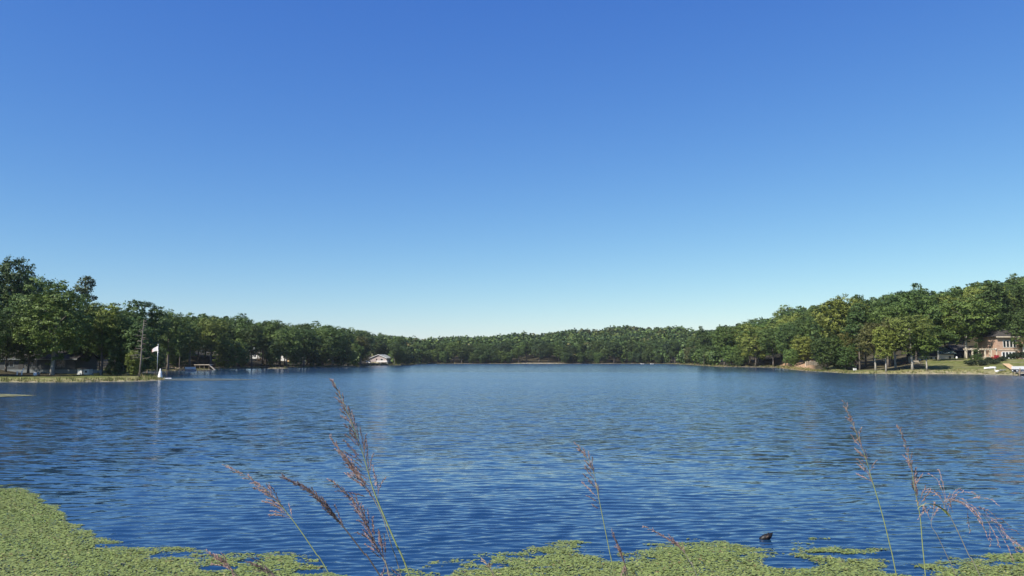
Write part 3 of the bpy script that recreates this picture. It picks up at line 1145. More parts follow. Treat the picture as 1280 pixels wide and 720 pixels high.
def grey_house():
    Y = 155.0
    a, b = stand(-70, Y), stand(95, Y)
    W = b.x - a.x
    root = empty("grey_house", (a.x, Y, min(a.z, b.z) - 0.1), 0, "long low grey house under the big spreading tree on the left bank", "house")
    m = MB()
    m.box(0, W, 0, 8, 0.9, 3.1)
    m.add([(0, 0, 3.1), (0, 8, 3.1), (0, 4, 4.5)], [(0, 1, 2)])
    m.add([(W, 0, 3.1), (W, 8, 3.1), (W, 4, 4.5)], [(0, 2, 1)])
    m.build("wall", M['grey_siding'], root)
    m = MB()
    m.box(-0.03, W + 0.03, -0.06, 8, -0.5, 0.9)
    m.build("foundation", M['grey_block'], root)
    gable_roof(root, 0, W, 0, 8, 3.1, 4.5, M['dark_shingle'], 'x', 0.5)
    m = MB()
    m.box(-0.5, W + 0.5, -0.60, -0.53, 2.80, 3.02)
    m.build("eave_board", M['grey_block'], root)
    for x in (W - 3.0, W - 8.5, W - 13, W - 18.5):
        windowed(root, "window", x, 1.45, 1.7, 1.2, 0, M['grey_block'], M['glass'], 1)
    d = MB()
    d.box(W - 11.2, W - 10.2, -0.05, 0.02, 0.9, 2.9)
    d.build("door", M['dark_wall'], root)


grey_house()


def gabled_house():
    Y = 492.0
    c = stand(473, Y)
    root = empty("gabled_house", (c.x, Y, 0.25), R(-14), "taupe gabled lake house with white deck on the left middle shore", "house")
    s = Y / F
    hw = 10.6 * s          # half width of the gable wall
    z0, ze, zr = 1.5, 3.95, 6.0
    D = 10.0
    m = MB()
    m.prism([(-hw, z0), (hw, z0), (hw, ze), (0, zr), (-hw, ze)], 0, D)
    m.build("wall", M['taupe'], root)
    m = MB()
    m.box(-hw + 0.3, hw - 0.1, 0.1, D, -0.6, z0)
    m.build("lower_wall", M['tan_wall'], root)
    gable_roof(root, -hw, hw, 0, D, ze, zr, M['shingle'], 'y', 0.6, 0.2)
    m = MB()
    xm = hw + 0.6
    za = ze - 0.6 * (zr - ze) / hw
    for sg_ in (-1, 1):
        m.hexa([(sg_ * xm, -0.68, za - 0.02), (0, -0.68, zr - 0.02), (0, -0.61, zr - 0.02), (sg_ * xm, -0.61, za - 0.02)],
               [(sg_ * xm, -0.68, za + 0.22), (0, -0.68, zr + 0.22), (0, -0.61, zr + 0.22), (sg_ * xm, -0.61, za + 0.22)])
    m.build("barge_board", M['white'], root)
    windowed(root, "window", 2.2, 2.45, 1.5, 1.1, 0, M['white'], M['glass'])
    windowed(root, "window", -1.2, 2.5, 0.7, 1.1, 0, M['taupe'], M['glass'])
    windowed(root, "window", 3.0, 0.2, 1.2, 0.9, 0.1, M['tan_wall'], M['glass'])
    m = MB()
    m.box(-0.2, hw + 1.6, -2.4, -0.05, 1.38, 1.52)
    m.box(-hw - 1.9, -hw - 0.05, -2.0, 3.0, 1.38, 1.52)
    m.build("deck", M['white'], root)
    m = MB()
    m.box(-0.2, hw + 1.6, -2.45, -2.37, 1.75, 2.35)
    m.box(hw + 1.55, hw + 1.63, -2.37, 0, 1.75, 2.35)
    m.box(-hw - 1.9, -hw - 0.3, -2.05, -1.97, 1.75, 2.5)
    m.box(-hw - 1.95, -hw - 1.87, -1.97, 3, 1.75, 2.5)
    m.build("railing", M['white'], root)
    for x in (-hw - 1.8, -0.1, 2.4, hw + 1.5):
        p_ = MB()
        p_.box(x - 0.1, x + 0.1, -2.3, -2.1, -0.6, 1.38)
        p_.build("deck_post", M['white'], root)
    st = MB()
    for k in range(8):
        st.box(-hw - 0.1 + 0.5 * k, -hw + 0.5 + 0.5 * k, -2.35, -1.1, 1.25 - 0.24 * k, 1.36 - 0.24 * k)
    st.hexa([(-hw - 0.1, -2.42, 1.1), (-hw + 4.0, -2.42, -0.8), (-hw + 4.0, -2.36, -0.8), (-hw - 0.1, -2.36, 1.1)],
            [(-hw - 0.1, -2.42, 1.5), (-hw + 4.0, -2.42, -0.4), (-hw + 4.0, -2.36, -0.4), (-hw - 0.1, -2.36, 1.5)])
    st.build("stairs", M['white'], root)


gabled_house()


def small_house(px, Y, w, h, wall, roof, label, windows=2, rz=0.0, axis='x', dz=0.0):
    c = stand(px, Y)
    root = empty("small_house", (c.x, Y, c.z - 0.2 + dz), rz, label, "house")
    m = MB()
    D = w * 0.6
    m.box(-w / 2, w / 2, 0, D, -0.8, h)
    if axis == 'x':
        m.add([(-w / 2, 0, h), (-w / 2, D, h), (-w / 2, D / 2, h + 1.6)], [(0, 1, 2)])
        m.add([(w / 2, 0, h), (w / 2, D, h), (w / 2, D / 2, h + 1.6)], [(0, 2, 1)])
    else:
        m.add([(-w / 2, 0, h), (w / 2, 0, h), (0, 0, h + 1.6)], [(0, 1, 2)])
        m.add([(-w / 2, D, h), (w / 2, D, h), (0, D, h + 1.6)], [(0, 2, 1)])
    m.build("wall", wall, root)
    gable_roof(root, -w / 2, w / 2, 0, D, h, h + 1.6, roof, axis)
    for i in range(windows):
        x = -w / 2 + w * (i + 0.5) / windows
        windowed(root, "window", x, h * 0.35, min(1.4, w / windows * 0.5), h * 0.42, 0, M['white'], M['glass'], 1)
    return root


small_house(322, 440, 6.5, 3.4, M['white'], M['dark_shingle'], "white house glimpsed between trees, left of the paler one", 2)
small_house(350, 436, 7.0, 4.6, M['white'], M['shingle'], "two-storey white house front among the trees of the left middle shore", 3)
small_house(363, 428, 4.4, 2.2, M['tan_board'], M['dark_shingle'], "small tan cabin beside the white houses among the trees", 1)


def boathouse():
    Y = 263.0
    a = stand(253, Y)
    root = empty("boathouse", (a.x, Y, 0.0), 0, "low boathouse with pale flat roof right of the long dock", "boathouse")
    s = Y / F
    hw = 8.5 * s
    for x in (-hw, -hw * 0.35, hw * 0.3, hw):
        p_ = MB()
        p_.box(x - 0.09, x + 0.09, -0.1, 0.1, -0.7, 1.55)
        p_.build("post", M['wood'], root)
    m = MB()
    m.box(-hw, hw, 2.6, 2.75, -0.7, 1.5)
    m.build("back_wall", M['dark_wall'], root)
    m = MB()
    m.box(-hw - 0.3, hw + 0.3, -0.4, 3.0, 1.56, 1.72)
    m.build("roof", M['sandstone'], root)
    m = MB()
    m.hexa([(hw + 0.2, -0.3, 1.4), (hw + 2.3, -0.5, -0.4), (hw + 2.3, 0.4, -0.4), (hw + 0.2, 0.6, 1.4)],
           [(hw + 0.2, -0.3, 1.6), (hw + 2.3, -0.5, -0.15), (hw + 2.3, 0.4, -0.15), (hw + 0.2, 0.6, 1.6)])
    m.build("ramp", M['pale_wood'], root)


boathouse()


def dock(p0, p1, width, top, mat, name, label, npost=4, plank=None):
    """a boarded walkway from p0 to p1 on posts, every board its own piece of relief"""
    p0, p1 = Vector(p0), Vector(p1)
    L = (p1 - p0).length
    rz = math.atan2(p1.y - p0.y, p1.x - p0.x)
    root = empty(name, (p0.x, p0.y, 0), rz, label, "dock")
    m = MB()
    nb = max(4, int(L / 0.35))
    for i in range(nb):
        m.box(L * i / nb + 0.01, L * (i + 1) / nb - 0.01, -width / 2, width / 2, top - 0.06 + 0.01 * ((i * 7) % 3), top + 0.01 * ((i * 7) % 3))
    tag(m.build("decking", mat, root), kind="stuff")
    m = MB()
    for y in (-width / 2 + 0.03, width / 2 - 0.12):
        m.box(0, L, y, y + 0.08, top - 0.26, top - 0.07)
    m.build("beam", mat, root)
    for i in range(npost):
        x = 0.1 + (L - 0.2) * i / (npost - 1)
        for y in (-width / 2 - 0.08, width / 2 + 0.08):
            q_ = MB()
            q_.tube([(x, y, -1.2), (x, y, top + 0.35)], 0.075, 7)
            q_.build("post", M['wood'], root)
    return root


a, b = at_depth(176, 466, 170), at_depth(197, 466, 170)
dock((a.x, 168, 0), (b.x, 172, 0), 1.8, 0.75, M['pale_wood'], "dock", "short wooden dock behind the flagpole on the left spit", 4)
a, b = at_depth(203, 462, 262), at_depth(233, 462, 262)
dock((a.x, 262, 0), (b.x, 258, 0), 1.5, 0.6, M['pale_wood'], "dock", "long low wooden dock on the shore right of the white marker", 6)


def pontoon(loc, rz, L, W, label, cover=True, hmul=1.0):
    root = empty("pontoon_boat", loc, rz, label, "boat")
    for y in (-W * 0.36, W * 0.36):
        t = MB()
        t.tube([(-L / 2, y, 0.18), (-L / 2 + 0.3, y, 0.14), (L / 2 - 0.5, y, 0.14), (L / 2, y, 0.30)], [0.14, 0.24, 0.24, 0.06], 10)
        t.build("pontoon", M['steel'], root)
    m = MB()
    m.box(-L / 2, L / 2 - 0.1, -W / 2, W / 2, 0.40, 0.50)
    m.build("deck", M['steel'], root)
    m = MB()
    for y in (-W / 2 + 0.05, W / 2 - 0.09):
        m.box(-L / 2 + 0.1, L / 2 - 0.5, y, y + 0.05, 0.55, 1.15 * hmul)
    for x in (-L / 2 + 0.12, L / 2 - 0.52):
        m.box(x, x + 0.05, -W / 2 + 0.11, W / 2 - 0.11, 0.552, 1.148 * hmul)
    m.build("side_panel", M['white'], root)
    m = MB()
    m.box(-L / 2 + 0.3, -L / 2 + 0.9, -W / 2 + 0.2, W / 2 - 0.2, 0.5, 1.0)
    m.box(L / 2 - 1.6, L / 2 - 1.0, -W / 2 + 0.2, -W / 2 + 1.0, 0.5, 1.0)
    m.build("seat", M['cream'], root)
    if cover:
        m = MB()
        m.prism([(-L * 0.3, 2.1), (-L * 0.27, 2.26), (0, 2.34), (L * 0.22, 2.26), (L * 0.25, 2.1), (L * 0.22, 2.2), (0, 2.28), (-L * 0.27, 2.2)], -W / 2, W / 2)
        m.build("canopy", M['white'], root)
        m = MB()
        for x in (-L * 0.28, L * 0.23):
            for y in (-W / 2 + 0.05, W / 2 - 0.05):
                m.tube([(x * 0.7, y, 1.1), (x, y, 2.15)], 0.03, 6)
        m.build("canopy_frame", M['steel'], root)
    return root


def rowboat(loc, rz, L, W, mat, label, name="rowboat", upside=False, group=None):
    """open hull with rim and thwarts (or lying keel up)"""
    root = empty(name, loc, rz, label, "boat", group)
    m = MB()
    secs = 9
    prof = []
    for i in range(secs):
        t = -1 + 2 * i / (secs - 1)
        w = W / 2 * max(0.04, (1 - abs(t) ** 2.6))
        sh = 0.38 + 0.12 * t * t
        prof.append([(t * L / 2, -w, sh), (t * L / 2, -w * 0.78, 0.1), (t * L / 2, 0, 0.0 + 0.12 * t ** 4), (t * L / 2, w * 0.78, 0.1), (t * L / 2, w, sh),
                     (t * L / 2, w * 0.9, sh), (t * L / 2, 0, 0.12), (t * L / 2, -w * 0.9, sh)])
    vs = [p_ for s in prof for p_ in s]
    if upside:
        vs = [(x, y, 0.52 - z) for x, y, z in vs]
    k = 8
    fs = [(i * k + j, (i + 1) * k + j, (i + 1) * k + (j + 1) % k, i * k + (j + 1) % k) for i in range(secs - 1) for j in range(k)]
    fs += [tuple(range(k)), tuple(reversed(range((secs - 1) * k, secs * k)))]
    m.add(vs, fs, True)
    m.build("hull", mat, root)
    if not upside:
        for x in (-L * 0.2, L * 0.18):
            t = MB()
            t.box(x - 0.12, x + 0.12, -W * 0.44, W * 0.44, 0.27, 0.31)
            t.build("thwart", M['wood'], root)
    else:
        t = MB()
        t.box(-L * 0.42, L * 0.42, -0.02, 0.02, 0.50, 0.56)
        t.build("keel", mat, root)
    return root


w = on_water(237, 463.6)
pontoon((w.x, w.y + 1, 0), R(6), 3.2, 2.0, "small white boat moored at the end of the long low dock", False)
w = on_water(494, 456.5)
rowboat((w.x, w.y, 0.0), R(10), 4.6, 1.5, M['grey_block'], "grey rowboat lying on the water right of the gabled house")
for px, lab in ((803, "left of two tiny white boats on the water before the far shore"), (815, "right of two tiny white boats on the water before the far shore")):
    w = on_water(px, 455.35)
    rowboat((w.x, w.y, 0.0), R(5), 2.6, 1.2, M['white'], lab)


# ------------------------------------------------------------------ things on the left spit
def flagpole():
    Y = 138.0
    loc = stand(197, Y)
    root = empty("flagpole", loc, 0, "flagpole with drooping white flag near the spit's tip", "flagpole")
    top = at_depth(197, 431, Y).z - loc.z
    m = MB()
    m.tube([(0, 0, -0.3), (0, 0, top)], [0.065, 0.04], 8)
    m.build("pole", M['steel'], root)
    m = MB()
    m.blob((0, 0, top + 0.06), (0.08, 0.08, 0.08))
    m.build("finial", M['white'], root)
    nx, nz = 12, 6
    vs = []
    for i in range(nx + 1):
        for j in range(nz + 1):
            t, s = i / nx, j / nz
            x = -0.04 - 1.05 * t
            z = top - 0.22 - 0.85 * s * (1 - 0.45 * t) - 0.62 * t ** 1.3
            y = 0.10 * math.sin(t * 7 + s * 2.0) * t
            vs.append((x, y, z))
    vb = [(x, y + 0.012, z) for x, y, z in vs]
    k = nz + 1
    fs = [(i * k + j, i * k + j + 1, (i + 1) * k + j + 1, (i + 1) * k + j) for i in range(nx) for j in range(nz)]
    nb = len(vs)
    m = MB()
    m.add(vs + vb, fs + [tuple(reversed([q_ + nb for q_ in f])) for f in fs], True)
    m.build("flag", M['flag'], root)


fm_, n, l, p = new_mat("white_flag_red_edge")
M['flag'] = fm_
tc = n.new("ShaderNodeTexCoord")
sp = n.new("ShaderNodeSeparateXYZ")
l.new(tc.outputs["Generated"], sp.inputs[0])
cr = n.new("ShaderNodeValToRGB")
cr.color_ramp.elements[0].position = 0.0
cr.color_ramp.elements[0].color = (0.62, 0.30, 0.28, 1)
cr.color_ramp.elements[1].position = 0.22
cr.color_ramp.elements[1].color = (0.82, 0.76, 0.74, 1)
l.new(sp.outputs[0], cr.inputs[0])
l.new(cr.outputs[0], p.inputs["Base Color"])
p.inputs["Roughness"].default_value = 0.8
flagpole()


def marker():
    w = stand(201, 137.4)
    w.z = max(w.z, 0.0)
    root = empty("white_marker", w, 0, "white tapered lighthouse-shaped marker at the tip of the left spit", "marker")
    m = MB()
    m.lathe([(0.44, -0.15), (0.43, 0.0), (0.40, 0.12), (0.36, 0.5), (0.26, 1.0), (0.19, 1.32)], 14)
    m.build("tower", M['white'], root)
    m = MB()
    m.lathe([(0.21, 1.32), (0.21, 1.37), (0.12, 1.38), (0.12, 1.56)], 12)
    m.build("lantern", M['white'], root)
    m = MB()
    m.lathe([(0.17, 1.56), (0.15, 1.60), (0.02, 1.76)], 12)
    m.build("cap", M['white'], root)


marker()
for i in range(6):
    w = on_water(204.5 + 1.8 * i, 473.9 - 0.05 * i)
    m = MB()
    m.blob((0, 0, 0.06), (0.17, 0.15, 0.13), seg=10, ring=6)
    o = m.build("float", M['white'], None)
    o.location = w
    tag(o, ("first, nearest the marker,", "second", "third", "fourth", "fifth", "last, farthest right,")[i] + " of six small white floats right of the white marker", "float", "row of white floats beside the marker")


def lawn_chair(px, Y, rz, label):
    loc = stand(px, Y)
    root = empty("lawn_chair", loc, rz, label, "chair")
    m = MB()
    for k in range(5):
        x = -0.3 + 0.15 * k
        m.hexa([(x - 0.06, 0.30, 0.30), (x + 0.06, 0.30, 0.30), (x + 0.06, 0.33, 0.30), (x - 0.06, 0.33, 0.30)],
               [(x - 0.06, 0.62, 1.2 - abs(k - 2) * 0.06), (x + 0.06, 0.62, 1.2 - abs(k - 2) * 0.06), (x + 0.06, 0.65, 1.2 - abs(k - 2) * 0.06), (x - 0.06, 0.65, 1.2 - abs(k - 2) * 0.06)])
    m.build("backrest", M['white'], root)
    m = MB()
    for k in range(5):
        y = -0.3 + 0.12 * k
        m.box(-0.34, 0.34, y, y + 0.1, 0.42 - 0.025 * k, 0.45 - 0.025 * k)
    m.build("seat", M['white'], root)
    for sx in (-0.4, 0.4):
        a_ = MB()
        a_.box(sx - 0.07, sx + 0.07, -0.4, 0.45, 0.62, 0.65)
        a_.build("armrest", M['white'], root)
        for y in (-0.32, 0.38):
            g = MB()
            g.box(sx - 0.04, sx + 0.04, y - 0.04, y + 0.04, -0.03, 0.62)
            g.build("leg", M['white'], root)


lawn_chair(25, 141, R(-50), "white slatted lawn chair on the lawn left of the white barrel")


def barrel(px, Y, r, h, mat, label, cat, name):
    loc = stand(px, Y)
    root = empty(name, loc, 0, label, cat)
    m = MB()
    m.lathe([(r * 0.75, -0.05), (r * 0.95, h * 0.2), (r, h * 0.45), (r * 0.92, h * 0.75), (r * 0.6, h)], 14)
    m.build("body", mat, root)
    m = MB()
    m.lathe([(r * 0.45, h), (r * 0.45, h + 0.07), (r * 0.2, h + 0.1)], 12)
    m.build("lid", mat, root)


barrel(45, 141, 0.30, 0.55, M['white'], "bright white rounded barrel in front of the grey house", "barrel", "barrel")
barrel(49.5, 142.5, 0.18, 0.5, M['grey_block'], "small grey can just right of the white barrel", "can", "can")


def shed():
    Y = 152
    loc = stand(104, Y)
    root = empty("shed", loc, 0, "low white shed with dark open middle right of the grey house", "shed")
    m = MB()
    m.box(-1.05, -0.16, 0, 1.5, -0.2, 1.05)
    m.box(0.16, 1.15, 0, 1.5, -0.2, 1.05)
    m.build("wall", M['white'], root)
    m = MB()
    m.box(-0.16, 0.16, 0.6, 1.4, -0.2, 1.05)
    m.build("door", M['dark_wall'], root)
    m = MB()
    m.hexa([(-1.2, -0.15, 1.05), (1.3, -0.15, 1.05), (1.3, 1.6, 1.25), (-1.2, 1.6, 1.25)], [(-1.2, -0.15, 1.12), (1.3, -0.15, 1.12), (1.3, 1.6, 1.32), (-1.2, 1.6, 1.32)])
    m.build("roof", M['dark_shingle'], root)
    windowed(root, "window", 0.65, 0.35, 0.4, 0.4, 0, M['white'], M['glass'])


shed()


def bench(px, Y, rz, mat, label, table=False):
    loc = stand(px, Y)
    nme = "picnic_table" if table else "garden_bench"
    root = empty(nme, loc, rz, label, "picnic table" if table else "bench")
    if table:
        m = MB()
        for k in range(5):
            m.box(-0.9, 0.9, -0.36 + 0.15 * k, -0.23 + 0.15 * k, 0.71, 0.75)
        m.build("tabletop", mat, root)
        for y in (-0.7, 0.7):
            b_ = MB()
            b_.box(-0.9, 0.9, y - 0.13, y + 0.13, 0.42, 0.46)
            b_.build("seat", mat, root)
        for x in (-0.65, 0.65):
            g = MB()
            g.tube([(x, -0.75, -0.05), (x, -0.15, 0.7)], 0.05, 6)
            g.tube([(x, 0.75, -0.05), (x, 0.15, 0.7)], 0.05, 6)
            g.build("leg", mat, root)
    else:
        m = MB()
        for k in range(3):
            m.box(-0.8, 0.8, -0.22 + 0.15 * k, -0.09 + 0.15 * k, 0.42, 0.46)
        m.build("seat", mat, root)
        m = MB()
        for k in range(3):
            m.box(-0.8, 0.8, 0.24, 0.28, 0.55 + 0.15 * k, 0.66 + 0.15 * k)
        m.build("backrest", mat, root)
        for x in (-0.7, 0.7):
            for y in (-0.2, 0.22):
                g = MB()
                g.box(x - 0.04, x + 0.04, y - 0.04, y + 0.04, -0.05, 0.42 if y < 0 else 1.0)
                g.build("leg", mat, root)


bench(122, 147, R(10), M['grey_block'], "grey bench in the shade below the yellow-tinged tree")
bench(141, 149, R(0), M['wood'], "weathered picnic table in the shade near the dark cedar", True)
bench(1133, 211, R(8), M['redwood'], "red-brown picnic table beside the light green tree's pale trunk", True)
bench(1145, 211, R(0), M['pale_wood'], "pale bench between two tree trunks on the right lawn")


# ------------------------------------------------------------------ right bank
def plank_wall():
    Y = 268.0
    a, b = stand(1007, Y), stand(1023, Y + 3)
    L = math.hypot(b.x - a.x, b.y - a.y)
    root = empty("retaining_wall", (a.x, a.y, a.z - 0.2), math.atan2(b.y - a.y, b.x - a.x), "pale retaining wall of upright timbers right of the orange sand bank", "retaining wall")
    rr = random.Random(3)
    n_ = 14
    for i in range(n_):
        m = MB()
        x0, x1 = L * i / n_ + 0.015, L * (i + 1) / n_ - 0.015
        h = 1.9 + rr.uniform(-0.15, 0.25)
        y = rr.uniform(-0.03, 0.03)
        m.box(x0, x1, y, y + 0.2, -0.6, h)
        m.build("timber", M['sandstone'], root)


plank_wall()


def rock(loc, r, mat, label, group=None, seed=0):
    rr = random.Random(seed)
    m = MB()
    m.blob((0, 0, r[2] * 0.4), r, seg=9, ring=6, rough=0.5, rnd=rr)
    o = m.build("rock", mat, None)
    o.location = loc
    return tag(o, label, "rock", group)


for i, (px, lab) in enumerate(((908, "leftmost of four dark boulders at the waterline left of the sand bank"), (931, "second from left of four dark boulders left of the sand bank"),
                               (950, "third from left of four dark boulders left of the sand bank"), (970, "rightmost of four dark boulders, nearest the sand bank"))):
    w = on_water(px, np.interp(px, [900, 970, 985], [458.4, 459.5, 461.4]) - 0.12)
    rock(w, (random.uniform(0.4, 0.8), 0.5, random.uniform(0.25, 0.45)), M['mudstone'], lab, "dark boulders at the right middle shore's waterline", i)
for i, (px, lab) in enumerate(((660, "leftmost of three pale boulders on the far shore's bare clearing"), (676, "middle one of three pale boulders on the far shore's bare clearing"),
                               (693, "rightmost of three pale boulders on the far shore's bare clearing"))):
    w = on_water(px, 454.55)
    rock(w, (random.uniform(0.8, 2.2), 0.9, random.uniform(0.4, 0.8)), M['sandstone'], lab, "pale boulders on the far shore", 20 + i)


def white_box():
    loc = stand(1068, 214)
    root = empty("storage_box", loc, R(10), "small white box on the grass of the right shore", "box")
    m = MB()
    m.box(-0.36, 0.36, -0.25, 0.25, -0.02, 0.48)
    m.build("body", M['white'], root)
    m = MB()
    m.box(-0.39, 0.39, -0.28, 0.28, 0.483, 0.56)
    m.build("lid", M['white'], root)


white_box()


def cream_house():
    Y = 226.0
    s = Y / F
    c = at_depth(1171, 452.5, Y)
    root = empty("cream_house", (c.x, Y, c.z), 0, "cream house with dark green roof behind the trees on the right lawn", "house")
    w1 = 20 * s
    m = MB()
    m.box(-w1, 3.5 * s, 0.6, 7, -2.0, 1.65)
    m.build("wall", M['cream'], root)
    m = MB()
    m.box(3.5 * s, w1 + 0.4, 0, 7, -2.0, 2.1)
    m.build("bay_wall", M['cream'], root)
    for x in (-16.5 * s, -11 * s, -5.0 * s, 0.8 * s):
        windowed(root, "window", x, 0.35, 0.7, 1.05, 0.6, M['white'], M['glass'])
    windowed(root, "window", 16.5 * s, 0.9, 0.7, 0.8, 0, M['cream'], M['glass'])
    m = MB()
    x0, x1 = 2.0 * s, w1 + 0.9
    xm = (x0 + x1) / 2
    m.hexa([(x0, -0.7, 2.35), (x1, -0.7, 2.35), (x1, 7.6, 2.35), (x0, 7.6, 2.35)], [(x0 + 0.8, 1.2, 3.5), (x1 - 0.8, 1.2, 3.5), (x1 - 0.8, 5.6, 3.5), (x0 + 0.8, 5.6, 3.5)])
    m.hexa([(x0 + 0.7, 1.0, 3.503), (x1 - 0.7, 1.0, 3.503), (x1 - 0.7, 5.8, 3.503), (x0 + 0.7, 5.8, 3.503)], [(xm - 0.4, 2.6, 4.3), (xm + 0.4, 2.6, 4.3), (xm + 0.4, 4.2, 4.3), (xm - 0.4, 4.2, 4.3)])
    m.build("green_roof", M['green_roof'], root)
    m = MB()
    for k in range(9):
        x = x0 + 0.15 + (x1 - x0 - 0.3) * k / 8
        xt = x0 + 0.85 + (x1 - x0 - 1.7) * k / 8
        m.tube([(x, -0.72, 2.37), (xt, 1.18, 3.54)], 0.035, 4)
    m.build("roof_seam", M['steel'], root)
    m = MB()
    m.hexa([(-w1 - 0.5, 0.0, 1.66), (3.4 * s, 0.0, 1.66), (3.4 * s, 7.6, 1.66), (-w1 - 0.5, 7.6, 1.66)], [(-w1, 3.0, 3.0), (3.4 * s, 3.0, 3.0), (3.4 * s, 4.6, 3.0), (-w1, 4.6, 3.0)])
    m.build("roof", M['dark_shingle'], root)
    m = MB()
    m.box(-w1 + 1.5, w1 + 0.5, -3.5, -3.2, -2.0, 0.05)
    m.box(-w1 + 1.5, w1 + 0.5, -3.2, -0.01, -2.0, -0.1)
    m.build("terrace", M['sandstone'], root)


cream_house()


def dark_house():
    Y = 236.0
    s = Y / F
    c = at_depth(1202, 451, Y)
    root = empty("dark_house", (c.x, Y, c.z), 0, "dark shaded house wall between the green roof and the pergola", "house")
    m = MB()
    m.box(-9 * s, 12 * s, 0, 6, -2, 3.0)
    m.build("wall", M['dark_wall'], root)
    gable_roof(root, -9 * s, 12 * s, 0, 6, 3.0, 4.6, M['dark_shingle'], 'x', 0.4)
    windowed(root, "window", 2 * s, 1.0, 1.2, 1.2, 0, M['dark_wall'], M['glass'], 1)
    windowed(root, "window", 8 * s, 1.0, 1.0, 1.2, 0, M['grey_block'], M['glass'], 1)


dark_house()


def brick_house():
    Y = 216.0
    s = Y / F
    c = at_depth(1248, 450.5, Y)
    root = empty("brick_house", (c.x, Y, c.z), 0, "two-storey brick house with tall white-framed windows at the right edge", "house")
    W = 62 * s
    H1 = 29.5 * s
    m = MB()
    m.box(0, W, 0, 9, -2.5, H1)
    m.build("wall", M['brick'], root)
    m = MB()
    m.hexa([(-0.6, -0.6, H1 + 0.01), (W + 0.6, -0.6, H1 + 0.01), (W + 0.6, 9.6, H1 + 0.01), (-0.6, 9.6, H1 + 0.01)],
           [(3.6, 4.2, H1 + 2.6), (W - 3.6, 4.2, H1 + 2.6), (W - 3.6, 4.8, H1 + 2.6), (3.6, 4.8, H1 + 2.6)])
    m.build("roof", M['dark_shingle'], root)
    m = MB()
    m.box(-0.62, W + 0.62, -0.7, -0.6, H1 - 0.22, H1 + 0.08)
    m.build("gutter", M['cream'], root)
    for k in range(4):
        windowed(root, "window", (8.6 + 4.2 * k) * s, 16.5 * s, 0.62, 1.75, 0, M['white'], M['glass'])
    d = MB()
    for k in range(5):
        x = (4.9 + 4.1 * k) * s
        d.box(x - 0.13, x + 0.13, -0.09, 0.02, 0.0, 10.2 * s)
    d.box(4.9 * s, 21.3 * s, -0.08, 0.02, 10.2 * s, 10.9 * s)
    d.box(4.9 * s, 21.3 * s, -0.07, 0.02, -0.12, 0.0)
    fd = d.build("glass_door", M['white'], root)
    for k in range(4):
        g = MB()
        g.box((4.9 + 4.1 * k) * s + 0.13, (4.9 + 4.1 * (k + 1)) * s - 0.13, -0.05, 0.015, 0.0, 10.2 * s)
        g.build("pane", M['glass'], fd)
    m = MB()
    m.box(0.0, 27 * s, -0.1, 0.02, 12.6 * s, 13.4 * s)
    m.build("brick_band", M['sandstone'], root)
    m = MB()
    m.box(28.6 * s, 30.4 * s, -1.2, -0.8, -2.0, 20 * s)
    m.build("porch_post", M['white'], root)
    m = MB()
    m.box(26 * s, 62 * s, -1.6, -0.02, 20.02 * s, 21 * s)
    m.build("porch_roof", M['cream'], root)
    m = MB()
    m.box(2 * s, 30 * s, -3.2, -0.02, -2.5, -0.15)
    m.build("patio", M['sandstone'], root)


brick_house()


def pergola():
    Y = 213.0
    s = Y / F
    c = at_depth(1214, 450.5, Y)
    root = empty("pergola", (c.x, Y, c.z), 0, "pale timber pergola with railing left of the brick house", "pergola")
    Wp = 32 * s
    m = MB()
    m.box(-0.2, Wp + 0.2, -0.10, 0.10, 13.0 * s, 14.2 * s)
    m.box(-0.2, Wp + 0.2, 2.9, 3.1, 13.0 * s, 14.2 * s)
    m.build("beam", M['pale_wood'], root)
    for k in range(11):
        r_ = MB()
        x = Wp * k / 10
        r_.box(x - 0.05, x + 0.05, -0.5, 3.5, 14.22 * s, 14.8 * s)
        r_.build("rafter", M['pale_wood'], root)
    for x in (0.5, Wp * 0.3, Wp * 0.56, Wp * 0.80, Wp):
        for y in (0.0, 3.0):
            p_ = MB()
            p_.box(x - 0.13, x + 0.13, y - 0.09, y + 0.09, -2.2, 13.0 * s - 0.003)
            p_.build("post", M['cream'], root)
    m = MB()
    m.box(Wp * 0.3, Wp, -0.04, 0.04, 4.0 * s, 4.5 * s)
    m.box(Wp * 0.3, Wp, -0.03, 0.03, 0.5 * s, 0.9 * s)
    for k in range(30):
        x = Wp * 0.3 + Wp * 0.7 * (k + 0.5) / 30
        m.box(x - 0.025, x + 0.025, -0.025, 0.025, 0.9 * s, 4.0 * s)
    m.build("railing", M['pale_wood'], root)
    m = MB()
    m.box(-0.3, Wp + 0.3, -0.3, 3.3, -2.2, -0.02)
    m.build("floor", M['sandstone'], root)
    for x in (0.0, Wp - 0.3):
        l_ = MB()
        l_.blob((x, -0.28, 14.0 * s), (0.17, 0.17, 0.17))
        l_.build("globe_lamp", M['white'], root)


pergola()


def shrub(px, Y, w, h, col, label, cat="shrub", name="shrub", seed=0, base_y=None, group=None, nleaf=1400, dz=0):
    loc = stand(px, Y, dz) if base_y is None else at_depth(px, base_y, Y)
    root = empty(name, loc, 0, label, cat, group)
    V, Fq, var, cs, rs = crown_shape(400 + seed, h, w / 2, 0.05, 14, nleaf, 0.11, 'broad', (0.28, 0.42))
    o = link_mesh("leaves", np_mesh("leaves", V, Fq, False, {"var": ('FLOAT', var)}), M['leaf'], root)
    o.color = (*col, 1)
    m = MB()
    for i, c in enumerate(cs[:5]):
        m.tube([(0, 0, -0.2), (c[0] * 0.6, c[1] * 0.6, c[2] * 0.6), tuple(c)], [0.04, 0.03, 0.012], 5)
    m.build("stem", M['bark'], root)
    return root


